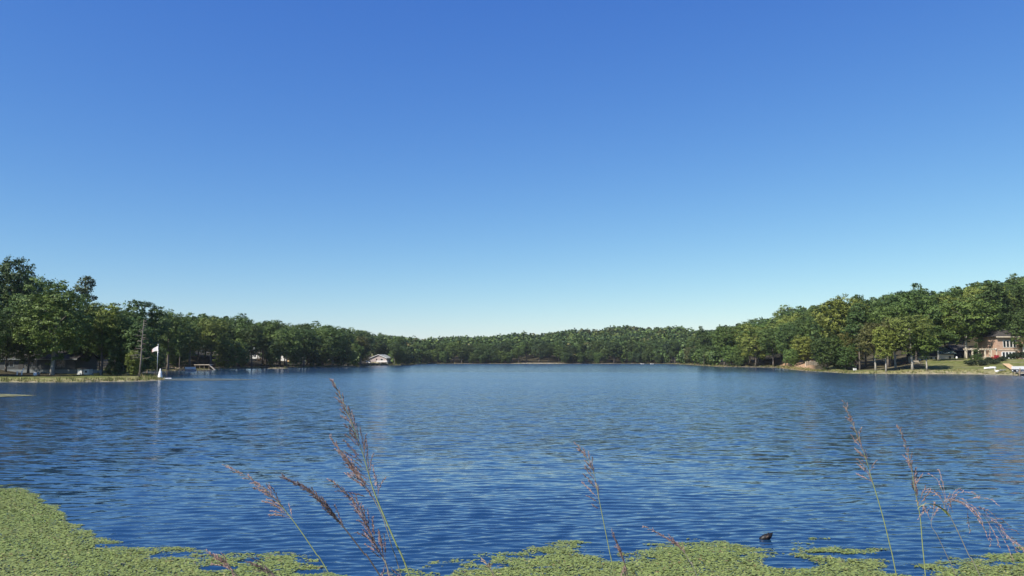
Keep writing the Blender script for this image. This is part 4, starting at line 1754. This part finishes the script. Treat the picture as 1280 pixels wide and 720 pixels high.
shrub(1246, 211, 1.5, 1.3, (0.40, 0.035, 0.04), "red flowering bush at the pergola's right end", "flowering bush", "flowering_bush", 1, 450.0)
shrub(1240.5, 211.5, 0.9, 0.8, (0.34, 0.08, 0.05), "small orange-red bush left of the red flowering bush", "flowering bush", "flowering_bush", 2, 450.0)
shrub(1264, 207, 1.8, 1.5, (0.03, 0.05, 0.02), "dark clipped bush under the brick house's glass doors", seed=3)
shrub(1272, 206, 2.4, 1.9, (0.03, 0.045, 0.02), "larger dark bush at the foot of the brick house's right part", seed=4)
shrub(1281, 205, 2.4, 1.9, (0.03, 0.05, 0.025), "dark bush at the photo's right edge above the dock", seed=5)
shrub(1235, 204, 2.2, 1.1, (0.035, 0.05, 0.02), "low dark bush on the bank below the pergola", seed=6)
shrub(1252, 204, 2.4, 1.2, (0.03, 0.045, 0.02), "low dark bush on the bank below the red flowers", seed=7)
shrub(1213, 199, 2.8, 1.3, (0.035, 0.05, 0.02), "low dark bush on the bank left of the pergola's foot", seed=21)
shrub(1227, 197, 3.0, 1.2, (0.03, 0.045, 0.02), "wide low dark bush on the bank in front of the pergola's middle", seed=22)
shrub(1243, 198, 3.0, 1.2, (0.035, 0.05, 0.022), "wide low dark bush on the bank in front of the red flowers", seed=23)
shrub(324, 412, 4.6, 1.5, (0.22, 0.13, 0.05), "rusty brown bush on the bare shore in front of the white house", seed=8, nleaf=900)
shrub(851, 600, 5.5, 4.5, (0.14, 0.17, 0.03), "bright yellow-green bush at the right shore's point", seed=9, nleaf=900)
barrel(1196, 222, 0.26, 0.55, M['white'], "small white urn on the lawn below the dark house", "urn", "urn")


# canoes, swan, dock
for px, L, mt, lab in ((1233, 1.5, 'white', "left of two white upturned boats on the right lawn"), (1240, 1.9, 'white', "right of two white upturned boats on the right lawn")):
    loc = stand(px, 187)
    rowboat(loc, R(4), L, 0.8, M[mt], lab, "upturned_boat", True)


def swan(loc, rz, s, label):
    root = empty("swan", loc, rz, label, "swan")
    me = bpy.data.meshes.new("body")
    vs = [(-0.62, 0, 0.34), (-0.40, 0, 0.24), (-0.12, 0, 0.18), (0.16, 0, 0.18), (0.34, 0, 0.22), (0.47, 0, 0.36), (0.50, 0, 0.52), (0.44, 0, 0.68), (0.43, 0, 0.80), (0.50, 0, 0.88), (0.59, 0, 0.87), (0.68, 0, 0.83)]
    rd = [0.03, 0.15, 0.25, 0.25, 0.17, 0.085, 0.062, 0.052, 0.048, 0.062, 0.052, 0.018]
    mb = MB()
    # one skin swept along the spine
    pts = [Vector(v) for v in vs]
    fine_p, fine_r = [], []
    for i in range(len(pts) - 1):
        for k in range(3):
            t = k / 3
            p0, p1 = pts[max(i - 1, 0)], pts[i]
            p2, p3 = pts[i + 1], pts[min(i + 2, len(pts) - 1)]
            fine_p.append(0.5 * ((2 * p1) + (p2 - p0) * t + (2 * p0 - 5 * p1 + 4 * p2 - p3) * t * t + (3 * p1 - p0 - 3 * p2 + p3) * t ** 3) * s)
            fine_r.append((rd[i] * (1 - t) + rd[i + 1] * t) * s)
    fine_p.append(pts[-1] * s)
    fine_r.append(rd[-1] * s)
    mb.tube(fine_p, fine_r, 12)
    mb.build("body", M['white'], root)
    for sy in (-1, 1):
        w_ = MB()
        w_.blob((-0.10 * s, sy * 0.19 * s, 0.30 * s), (0.42 * s, 0.09 * s, 0.17 * s), Matrix.Rotation(R(12), 3, 'Y'))
        w_.build("wing", M['white'], root)
    b_ = MB()
    b_.tube([(0.655 * s, 0, 0.845 * s), (0.76 * s, 0, 0.79 * s)], [0.026 * s, 0.010 * s], 6)
    b_.build("beak", M['beak'], root)


M['beak'] = plain("orange_beak", (0.5, 0.2, 0.03), 0.5, 0.1, 5)
w = stand(1245.5, 181.5)
swan((w.x, w.y, w.z - 0.09), R(180), 0.95, "white swan figure at the water's edge of the right bank")
w = stand(1252.5, 181.0)
rowboat((w.x, w.y, w.z), R(-6), 1.3, 0.55, M['grey_block'], "little grey rowboat right of the white swan figure")


def right_dock():
    a = on_water(1271, 469.6)
    dock((a.x, a.y, 0), (a.x + 9, a.y - 1.0, 0), 1.8, 0.70, M['pale_wood'], "dock", "wooden dock on dark posts at the photo's right edge", 5)
    p = at_depth(1268, 462.6, 169.5)
    pontoon((p.x + 2.8, 169.5, p.z - 0.35), R(-3), 5.6, 2.2, "white pontoon boat raised on a lift at the right edge dock", False)
    lift = empty("boat_lift", (p.x + 2.8, 169.5, 0), R(-3), "dark-posted boat lift under the white pontoon boat", "boat lift")
    for x in (-2.3, 2.3):
        for y in (-1.35, 1.35):
            m = MB()
            m.tube([(x, y, -1.3), (x, y, p.z + 0.5)], 0.085, 7)
            m.build("post", M['wood'], lift)
        m = MB()
        m.box(x - 0.07, x + 0.07, -1.26, 1.26, p.z - 0.50, p.z - 0.37)
        m.build("beam", M['wood'], lift)
    q0, q1 = at_depth(1253, 454.4, 193), at_depth(1264, 461.8, 178.5)
    q0.z = max(q0.z, gz(q0.x + 1, q0.y) + 0.12)
    q1.z = max(q1.z, gz(q1.x + 1, q1.y) + 0.12)
    root = empty("boat_ramp", (q0.x, q0.y, 0), 0, "tan boarded ramp sloping down to the right edge dock", "ramp")
    nb = 14
    b0, b1 = Vector((0, 0, q0.z)), Vector((q1.x - q0.x, q1.y - q0.y, q1.z))
    for i in range(nb):
        t0, t1 = i / nb + 0.004, (i + 1) / nb - 0.004
        p0, p1 = b0.lerp(b1, t0), b0.lerp(b1, t1)
        m = MB()
        m.hexa([(p0.x, p0.y, p0.z - 0.08), (p1.x, p1.y, p1.z - 0.08), (p1.x + 1.6, p1.y, p1.z - 0.08), (p0.x + 1.7, p0.y, p0.z - 0.08)],
               [(p0.x, p0.y, p0.z), (p1.x, p1.y, p1.z), (p1.x + 1.6, p1.y, p1.z), (p0.x + 1.7, p0.y, p0.z)])
        m.build("board", M['tan_board'], root)
    for t in (0.03, 0.5, 0.97):
        q_ = b0.lerp(b1, t)
        for dx in (0.1, 1.5):
            m = MB()
            m.tube([(q_.x + dx, q_.y, q_.z - 1.2), (q_.x + dx, q_.y, q_.z - 0.085)], 0.08, 7)
            m.build("post", M['wood'], root)


right_dock()


# ------------------------------------------------------------------ driftwood stub in the water
def stub():
    w = on_water(958, 674)
    root = empty("log_stub", (w.x, w.y, 0), 0, "dark wet log stub jutting out of the water beside the green mat", "driftwood")
    rr = random.Random(12)
    m = MB()
    k = 12
    spine = [(-0.135, -0.030, 0.030), (-0.105, -0.010, 0.055), (-0.06, 0.010, 0.066), (-0.01, 0.030, 0.066), (0.035, 0.048, 0.062), (0.07, 0.066, 0.052), (0.098, 0.088, 0.034), (0.118, 0.112, 0.016), (0.126, 0.134, 0.005)]
    vs = []
    for (sx, sz, sr) in spine:
        for j in range(k):
            an_ = 2 * math.pi * j / k
            q_ = 1 + rr.uniform(-0.14, 0.14)
            vs.append((sx - 0.35 * sr * math.sin(an_) * q_, sr * math.cos(an_) * q_, sz + sr * math.sin(an_) * q_ * 0.95))
    fs = [(i * k + j, i * k + (j + 1) % k, (i + 1) * k + (j + 1) % k, (i + 1) * k + j) for i in range(len(spine) - 1) for j in range(k)]
    fs += [tuple(reversed(range(k))), tuple(range((len(spine) - 1) * k, len(spine) * k))]
    m.add(vs, fs, True)
    m.build("log", M['wet_wood'], root)
    e = MB()
    e.blob((0.005, -0.055, 0.055), (0.042, 0.014, 0.020), Matrix.Rotation(R(-28), 3, 'Y'), 9, 6, 0.4, rr)
    e.build("bare_patch", M['end_wood'], root)
    s1 = MB()
    s1.tube([(0.015, -0.01, 0.085), (0.035, -0.012, 0.118), (0.040, -0.012, 0.132)], [0.022, 0.012, 0.004], 7)
    s1.build("splinter", M['wet_wood'], root)


stub()

# ------------------------------------------------------------------ floating leaf mat by the near bank
edge = [(-260, 600), (-100, 604), (0, 608), (30, 607), (55, 614), (72, 628), (90, 638), (100, 655), (118, 660), (135, 672), (170, 680), (220, 686), (260, 689),
        (300, 690), (340, 689), (370, 692), (395, 700), (420, 709), (440, 717), (470, 724), (500, 724), (525, 716), (560, 706), (610, 696), (650, 687), (690, 682),
        (720, 684), (745, 690), (762, 692), (790, 685), (830, 680), (870, 678), (910, 675), (940, 680), (965, 688), (1000, 684), (1040, 679), (1085, 683),
        (1105, 700), (1140, 706), (1180, 703), (1215, 694), (1250, 686), (1280, 678), (1360, 668), (1600, 660)]
ex = [e[0] for e in edge]
ey = [on_water(640, e[1]).y for e in edge]
rm = np.random.default_rng(9)
NL = 770000
mpx = rm.uniform(-150, 1430, NL)
mY = rm.uniform(11.2, 22.5, NL)
mx_ = (mpx - 640) / F * mY
keep = rm.random(NL) < mY / 22.5
lim = np.interp(mpx, ex, ey)
frin = 0.55 * wavy(mx_, mY, 1.6, 41) + 0.35 * wavy(mx_, mY, 0.6, 42)
dist = lim + frin * 0.8 - mY
dens = np.clip(dist / 0.6, 0, 1) ** 0.8
patch = wavy(mx_ * 0.7, mY * 1.3, 1.1, 43)
dens *= np.where(dist < 0.9, np.clip(1.0 + 1.1 * patch, 0.06, 1), 1)
hole = wavy(mx_, mY * 1.2, 1.7, 44) + 0.4 * wavy(mx_, mY, 0.5, 45)
dens *= np.where(hole > 1.45, 0.2, 1)


def hole_at(px, py, rx, ry):
    """a pool of open water in the mat, given where it lies on the lake"""
    global dens
    c = on_water(px, py)
    sx, sy = rx / F * c.y, abs(on_water(px, py - ry).y - c.y)
    dd = ((mx_ - c.x) / sx) ** 2 + ((mY - c.y) / sy) ** 2
    dens = dens * np.clip((dd + 0.3 * patch - 0.6) / 0.5, 0, 1)


hole_at(985, 703, 48, 8)
hole_at(1075, 697, 34, 4)
hole_at(1030, 693, 26, 3)
hole_at(1135, 714, 46, 6)
hole_at(272, 711, 26, 4)
hole_at(385, 716, 22, 3)
keep &= rm.random(NL) < dens
mx_, mY, dist = mx_[keep], mY[keep], dist[keep]
nl = len(mx_)
an = rm.uniform(0, 6.283, nl)
Lf = rm.uniform(0.016, 0.040, nl)
Wf = Lf * rm.uniform(0.35, 0.62, nl)
inner = np.clip(dist / 1.2, 0, 1)
tilt = rm.normal(0, 0.17, nl) * (0.25 + 0.75 * inner)
roll = rm.normal(0, 0.17, nl) * (0.25 + 0.75 * inner)
zz = 0.008 + rm.uniform(0, 0.018, nl) * (0.2 + 0.8 * inner)
T = np.stack([np.cos(an) * np.cos(tilt), np.sin(an) * np.cos(tilt), np.sin(tilt)], 1)
Sd = np.stack([-np.sin(an) * np.cos(roll), np.cos(an) * np.cos(roll), np.sin(roll)], 1)
C = np.stack([mx_, mY, zz], 1)
L_, W_ = Lf[:, None], Wf[:, None]
V = np.stack([C - T * L_, C - T * L_ * 0.3 - Sd * W_, C + T * L_ * 0.45 - Sd * W_ * 0.85, C + T * L_ * 1.05, C + T * L_ * 0.45 + Sd * W_ * 0.85, C - T * L_ * 0.3 + Sd * W_], 1).reshape(-1, 3)
V[:, 2] = np.maximum(V[:, 2], 0.003)
base_c = np.array([0.200, 0.256, 0.074])
cc = np.tile(base_c, (nl, 1)) * rm.uniform(0.86, 1.14, (nl, 1))
yel = rm.random(nl) < 0.03
cc[yel] = np.array([0.36, 0.34, 0.14])
brn = rm.random(nl) < 0.02
cc[brn] = np.array([0.20, 0.14, 0.07])
warm = np.clip(0.5 + 0.5 * wavy(mx_, mY, 3.0, 47), 0, 1)[:, None]
cc = cc * (1 - 0.25 * warm) + 0.25 * warm * np.array([0.26, 0.26, 0.09])
tint = np.repeat(np.concatenate([cc, np.ones((nl, 1))], 1), 6, axis=0)
mm = np_mesh("floating_leaves", V, np.arange(nl * 6).reshape(-1, 6), False, {"var": ('FLOAT', np.repeat(rm.uniform(0.36, 0.64, nl), 6)), "tint": ('FLOAT_COLOR', tint)})
tag(link_mesh("floating_leaves", mm, M['leaf_mass']), "green mat of small floating leaves along the near bank", "water plants", kind="stuff")
print("mat leaves", nl)


def scum(px0, px1, y0, y1, name, label, seed, col):
    """thin patch of algae floating on the far water"""
    r_ = np.random.default_rng(seed)
    pts_, faces_ = [], []
    N_ = 2600
    u, v = r_.random(N_), r_.random(N_)
    px = px0 + (px1 - px0) * u
    half = (1 - ((u - 0.35) / 0.65) ** 2) if px0 > 100 else np.clip(1 - u ** 2.2, 0, 1)
    py = (y0 + y1) / 2 + (y1 - y0) / 2 * (2 * v - 1) * half
    vs, fs = [], []
    for a_, b_ in zip(px, py):
        c = on_water(a_, b_)
        rr = r_.uniform(0.2, 0.55)
        k0 = len(vs)
        for j in range(6):
            an_ = 6.283 * j / 6 + r_.uniform(0, 0.6)
            q_ = rr * r_.uniform(0.6, 1.2)
            vs.append((c.x + math.cos(an_) * q_ * 1.5, c.y + math.sin(an_) * q_, 0.02 + 0.0004 * (k0 % 97) / 6))
        fs.append([k0 + j for j in range(6)])
    me_ = np_mesh(name, np.array(vs), np.array(fs), False)
    return tag(link_mesh(name, me_, col), label, "algae", kind="stuff")


M['algae'] = plain("olive_algae", (0.17, 0.17, 0.07), 0.8, 0.3, 0.5)
M['algae_dull'] = plain("dull_algae", (0.085, 0.10, 0.075), 0.6, 0.3, 0.2)
scum(-60, 34, 492, 497, "algae_patch", "olive algae patch floating off the left bank", 61, M['algae'])
scum(206, 322, 473.2, 476.0, "algae_patch", "long dull algae streak floating right of the spit", 62, M['algae_dull'])


# ------------------------------------------------------------------ tall grass on the near bank
def catmull(pts, sub=6):
    o = []
    n_ = len(pts)
    for i in range(n_ - 1):
        p0, p1, p2, p3 = pts[max(i - 1, 0)], pts[i], pts[i + 1], pts[min(i + 2, n_ - 1)]
        for k in range(sub):
            t = k / sub
            o.append(0.5 * ((2 * p1) + (p2 - p0) * t + (2 * p0 - 5 * p1 + 4 * p2 - p3) * t * t + (3 * p1 - p0 - 3 * p2 + p3) * t ** 3))
    o.append(pts[-1])
    return o


def spikelet(mb, p, d, ln_, wd, rr):
    d = d.normalized()
    a_ = d.cross(Vector((rr.uniform(-1, 1), rr.uniform(-1, 1), rr.uniform(-1, 1)))).normalized()
    b_ = d.cross(a_)
    m_ = p + d * ln_ * 0.42
    vs = [p, m_ + a_ * wd, m_ + b_ * wd, m_ - a_ * wd, m_ - b_ * wd, p + d * ln_]
    mb.add(vs, [(0, 2, 1), (0, 3, 2), (0, 4, 3), (0, 1, 4), (5, 1, 2), (5, 2, 3), (5, 3, 4), (5, 4, 1)])


def stalk(path, Y, head, label, stem_mat, seed_mat, style, seed, nbr=22, lmax=0.07, r0=0.0022, wind=-0.35, lean_y=0.0, dens=1.0, blades=()):
    """path: where the stem passes, bottom to tip; head: share of the path where the seed head begins"""
    rr = random.Random(seed)
    pts = [at_depth(px, py, Y + lean_y * i / max(1, len(path) - 1)) for i, (px, py) in enumerate(path)]
    d0 = (pts[0] - pts[1]).normalized()
    zb = gz(pts[0].x, pts[0].y)
    drop = pts[0].z - zb
    dxm = d0.x / max(0.3, -d0.z)
    root_p = Vector((pts[0].x + dxm * drop * 0.75, pts[0].y, 0))
    root_p.z = gz(root_p.x, root_p.y) - 0.03
    mid = pts[0].lerp(root_p, 0.45) + Vector((dxm * drop * 0.06, 0, 0))
    full = [root_p, mid] + pts
    cur = catmull(full, 7)
    skip = 14
    root = empty("grass_stalk", (root_p.x, root_p.y, root_p.z + 0.03), 0, label, "grass", "tall grass stalks on the near bank")
    off = Vector((root_p.x, root_p.y, root_p.z + 0.03))
    n_ = len(cur)
    head_i = skip + head * (n_ - 1 - skip)
    rad_ = []
    for i in range(n_):
        t = i / (n_ - 1)
        rr_ = r0 * (1.25 - 0.55 * t)
        if i > head_i:
            rr_ *= max(0.28, 1 - 0.9 * (i - head_i) / (n_ - 1 - head_i))
        rad_.append(rr_)
    m = MB()
    m.tube([q_ - off for q_ in cur], rad_, 6)
    m.build("stem", stem_mat, root)
    view_r = Vector((1, 0, 0))
    for b in range(nbr):
        s = (b + rr.uniform(0.0, 0.9)) / nbr
        fi = head_i + s * (n_ - 1.6 - head_i)
        i = int(fi)
        p0 = cur[i].lerp(cur[min(i + 1, n_ - 1)], fi - i)
        ax = (cur[min(i + 1, n_ - 1)] - cur[max(i - 1, 0)]).normalized()
        side = view_r * (rr.uniform(-1, 1) + wind) + Vector((0, rr.uniform(-0.7, 0.7), 0))
        side = side - ax * side.dot(ax)
        if style == 'spike':
            spread, ln_ = rr.uniform(0.05, 0.22), lmax * (1 - 0.75 * s) * rr.uniform(0.7, 1.15)
        elif style == 'open':
            spread = rr.uniform(0.25, 0.85) * (1 - 0.72 * s)
            ln_ = lmax * (1 - 0.80 * s) * rr.uniform(0.55, 1.2)
        else:
            spread, ln_ = rr.uniform(0.5, 1.1), lmax * rr.uniform(0.6, 1.2)
        d = (ax + side.normalized() * math.tan(min(spread, 1.2))).normalized()
        m = MB()
        bp_, br_ = [], []
        droop = 0.9 if style == 'droop' else (0.12 if style == 'open' else 0.05)
        p = p0.copy()
        dd = d.copy()
        ns = 6
        for k in range(ns + 1):
            bp_.append(p - off)
            br_.append(0.00055 * (1 - 0.6 * k / ns))
            dd = (dd + Vector((rr.uniform(-.12, .12), rr.uniform(-.12, .12), -droop * k / ns * 0.6))).normalized()
            p = p + dd * ln_ / ns
        m.tube(bp_, br_, 4, False)
        if style == 'droop':
            cnt_ = int(ln_ / 0.010 * dens)
        else:
            cnt_ = int(ln_ / 0.0030 * dens)
        bare = 0.05 if style == 'spike' else 0.30
        for k in range(max(3, cnt_)):
            t = bare + (1 - bare) * (k + rr.random()) / max(3, cnt_)
            fi2 = min(t * ns, ns - 0.001)
            j = int(fi2)
            q_ = bp_[j].lerp(bp_[j + 1], fi2 - j)
            tang = (bp_[j + 1] - bp_[j]).normalized()
            dirn = tang + Vector((rr.uniform(-.5, .5), rr.uniform(-.5, .5), rr.uniform(-.5, .5)))
            spikelet(m, q_, dirn, rr.uniform(0.007, 0.012), rr.uniform(0.0010, 0.0018), rr)
        m.build("seed_branch", seed_mat, root)
    for (t, ln_, sgn, hang) in blades:
        i = int(t * (n_ - 1))
        p0 = cur[i] - off
        up_ = (cur[min(i + 1, n_ - 1)] - cur[i]).normalized()
        vs = []
        p, dd = p0.copy(), (up_ + Vector((sgn * 0.35, 0.1, 0))).normalized()
        for k in range(9):
            u = k / 8
            w2 = 0.0045 * (1 - u ** 1.6) + 0.0003
            wv_ = Vector((0.5, -0.8, 0.2)).normalized() * w2
            vs += [p - wv_, p + Vector((0, 0.0012, 0.0012)), p + wv_]
            dd = (dd + Vector((sgn * 0.12, 0, -hang * u))).normalized()
            p = p + dd * ln_ / 8
        m = MB()
        m.add(vs, [f for k in range(8) for f in ((3 * k, 3 * k + 1, 3 * k + 4, 3 * k + 3), (3 * k + 1, 3 * k + 2, 3 * k + 5, 3 * k + 4))], True)
        m.build("leaf_blade", M['stalk_green'], root)
    return root


G, GG, GD = M['stalk_green'], M['stalk_grey'], M['stalk_dark']
SD, SM, SP, ST = M['seed_dark'], M['seed_mid'], M['seed_pink'], M['seed_tan']
stalk([(513, 722), (496, 682), (480, 645), (466, 610), (452, 562), (437, 522), (418, 478)], 2.5, 0.40, "tallest green grass stalk with open seed head, left of centre", G, SM, 'open', 1, 52, 0.125, 0.0026, dens=0.75)
stalk([(502, 722), (490, 684), (479, 648), (466, 622), (452, 600), (436, 577), (414, 548)], 2.52, 0.58, "grass stalk whose side plume lies against the tallest stalk", GG, SP, 'spike', 2, 26, 0.085, 0.0015, dens=0.8)
stalk([(488, 722), (482, 705), (470, 680), (458, 655), (443, 628), (416, 602)], 2.45, 0.06, "short dense purple plume at the foot of the tallest stalk", GG, SM, 'open', 3, 52, 0.105, 0.0018, wind=0.1, dens=0.75)
stalk([(474, 718), (455, 692), (432, 662), (412, 637), (390, 616), (355, 597)], 2.4, 0.40, "dark narrow seed head leaning left, left of the tallest stalk", GD, SD, 'spike', 4, 40, 0.075, 0.0020)
stalk([(414, 722), (395, 692), (376, 664), (358, 640), (340, 620), (316, 600), (283, 581)], 2.6, 0.42, "pale pinkish seed head leaning far left over the water", G, SP, 'open', 5, 44, 0.075, 0.0017, wind=-0.5, dens=0.75)
stalk([(305, 730), (290, 714), (278, 702), (264, 692)], 2.3, 0.1, "brown seed head tip just rising into view left of the dark one's foot", GD, SP, 'spike', 6, 18, 0.055, 0.0015)
stalk([(352, 728), (338, 716), (326, 709), (313, 703)], 2.3, 0.1, "short dark seed head tip low in view below the pale leaning one", GD, SD, 'spike', 7, 16, 0.045, 0.0015)
stalk([(624, 730), (615, 716), (609, 706), (604, 699)], 2.6, 0.1, "sparse tan seed head tip low in view at the centre", GG, ST, 'open', 8, 9, 0.035, 0.0012)
stalk([(768, 722), (762, 690), (755, 655), (748, 620), (742, 590), (733, 572), (721, 556)], 2.7, 0.40, "thin upright stalk with sparse pink seed head right of centre", G, SP, 'open', 9, 24, 0.075, 0.0015, dens=0.8)
stalk([(742, 590), (733, 572), (721, 556)], 2.7, 0.0, "x", G, SD, 'spike', 9, 1, 0.02, 0.001) if False else None
stalk([(786, 724), (781, 706), (775, 688), (766, 666)], 2.65, 0.1, "short brown seed head right of the thin upright stalk", GD, SM, 'spike', 10, 20, 0.05, 0.0013)
stalk([(873, 724), (864, 705), (853, 688), (838, 675), (806, 658)], 2.7, 0.40, "tan seed head bowing left over the leaf mat", GG, SP, 'spike', 11, 20, 0.05, 0.0014)
stalk([(1121, 722), (1112, 680), (1102, 640), (1090, 600), (1080, 566), (1068, 535), (1056, 505)], 2.6, 0.45, "tall stalk with slim seed head, first of two at right", G, SP, 'open', 12, 24, 0.085, 0.0016, dens=0.7)
stalk([(1157, 722), (1153, 680), (1150, 645), (1143, 610), (1137, 575), (1123, 532)], 2.65, 0.38, "tall stalk with slim reddish seed head, second of two at right", G, SM, 'open', 13, 28, 0.08, 0.0016, dens=0.8, wind=0.3)
stalk([(1227, 724), (1212, 696), (1199, 668), (1189, 648), (1180, 632), (1184, 624), (1204, 630), (1236, 650), (1262, 676)], 2.4, 0.42, "loose drooping tan seed head at the right edge", GG, SP, 'droop', 14, 36, 0.095, 0.0012, wind=0.2, dens=1.1, blades=((0.52, 0.11, -0.5, 0.5),))
stalk([(1196, 724), (1186, 700), (1172, 670), (1164, 655), (1169, 630)], 2.6, 0.75, "thin nearly bare stalk left of the drooping seed head", GG, SP, 'open', 15, 6, 0.05, 0.0010, dens=0.4)

# grass of the bank itself, below the picture
rb = np.random.default_rng(15)
NBk = 22000
bx, by = rb.uniform(-9, 9, NBk), rb.uniform(-3, 7.6, NBk)
bz = ground(bx, by)
hb = rb.uniform(0.08, 0.30, NBk)
an = rb.uniform(0, 6.28, NBk)
lx, ly = rb.normal(0, 0.35, NBk) * hb, rb.normal(0, 0.35, NBk) * hb
wd_ = 0.004
cw, sw = np.cos(an) * wd_, np.sin(an) * wd_
V = np.stack([np.stack([bx - cw, by - sw, bz - 0.02], 1), np.stack([bx + cw, by + sw, bz - 0.02], 1), np.stack([bx + lx + cw * .3, by + ly + sw * .3, bz + hb], 1), np.stack([bx + lx - cw * .3, by + ly - sw * .3, bz + hb], 1)], 1).reshape(-1, 3)
gc = np.array([[0.11, 0.15, 0.035, 1]]) * rb.uniform(0.7, 1.3, (NBk, 1))
bgm = np_mesh("bank_grass", V, np.arange(NBk * 4).reshape(-1, 4), False, {"var": ('FLOAT', np.repeat(rb.random(NBk), 4)), "tint": ('FLOAT_COLOR', np.repeat(gc, 4, axis=0))})
tag(link_mesh("bank_grass", bgm, M['leaf_mass']), "short green grass on the near bank", "grass", kind="stuff")
print("faces total", sum(len(o.data.polygons) for o in scene.objects if o.type == 'MESH'))


# ------------------------------------------------------------------ the air
HAZE = 0.00006
hm = bpy.data.materials.new("haze_air")
hm.use_nodes = True
hn, hl = hm.node_tree.nodes, hm.node_tree.links
hn.remove(hn["Principled BSDF"])
pv = hn.new("ShaderNodeVolumePrincipled")
pv.inputs["Color"].default_value = (0.80, 0.88, 1.0, 1)
pv.inputs["Density"].default_value = HAZE
pv.inputs["Anisotropy"].default_value = 0.0
hl.new(pv.outputs[0], hn["Material Output"].inputs["Volume"])
hb_ = MB()
hb_.box(-9500, 9500, -9500, 9500, -4.5, 75)
tag(hb_.build("haze", hm), "thin pale summer haze over the lake", "haze", kind="stuff")
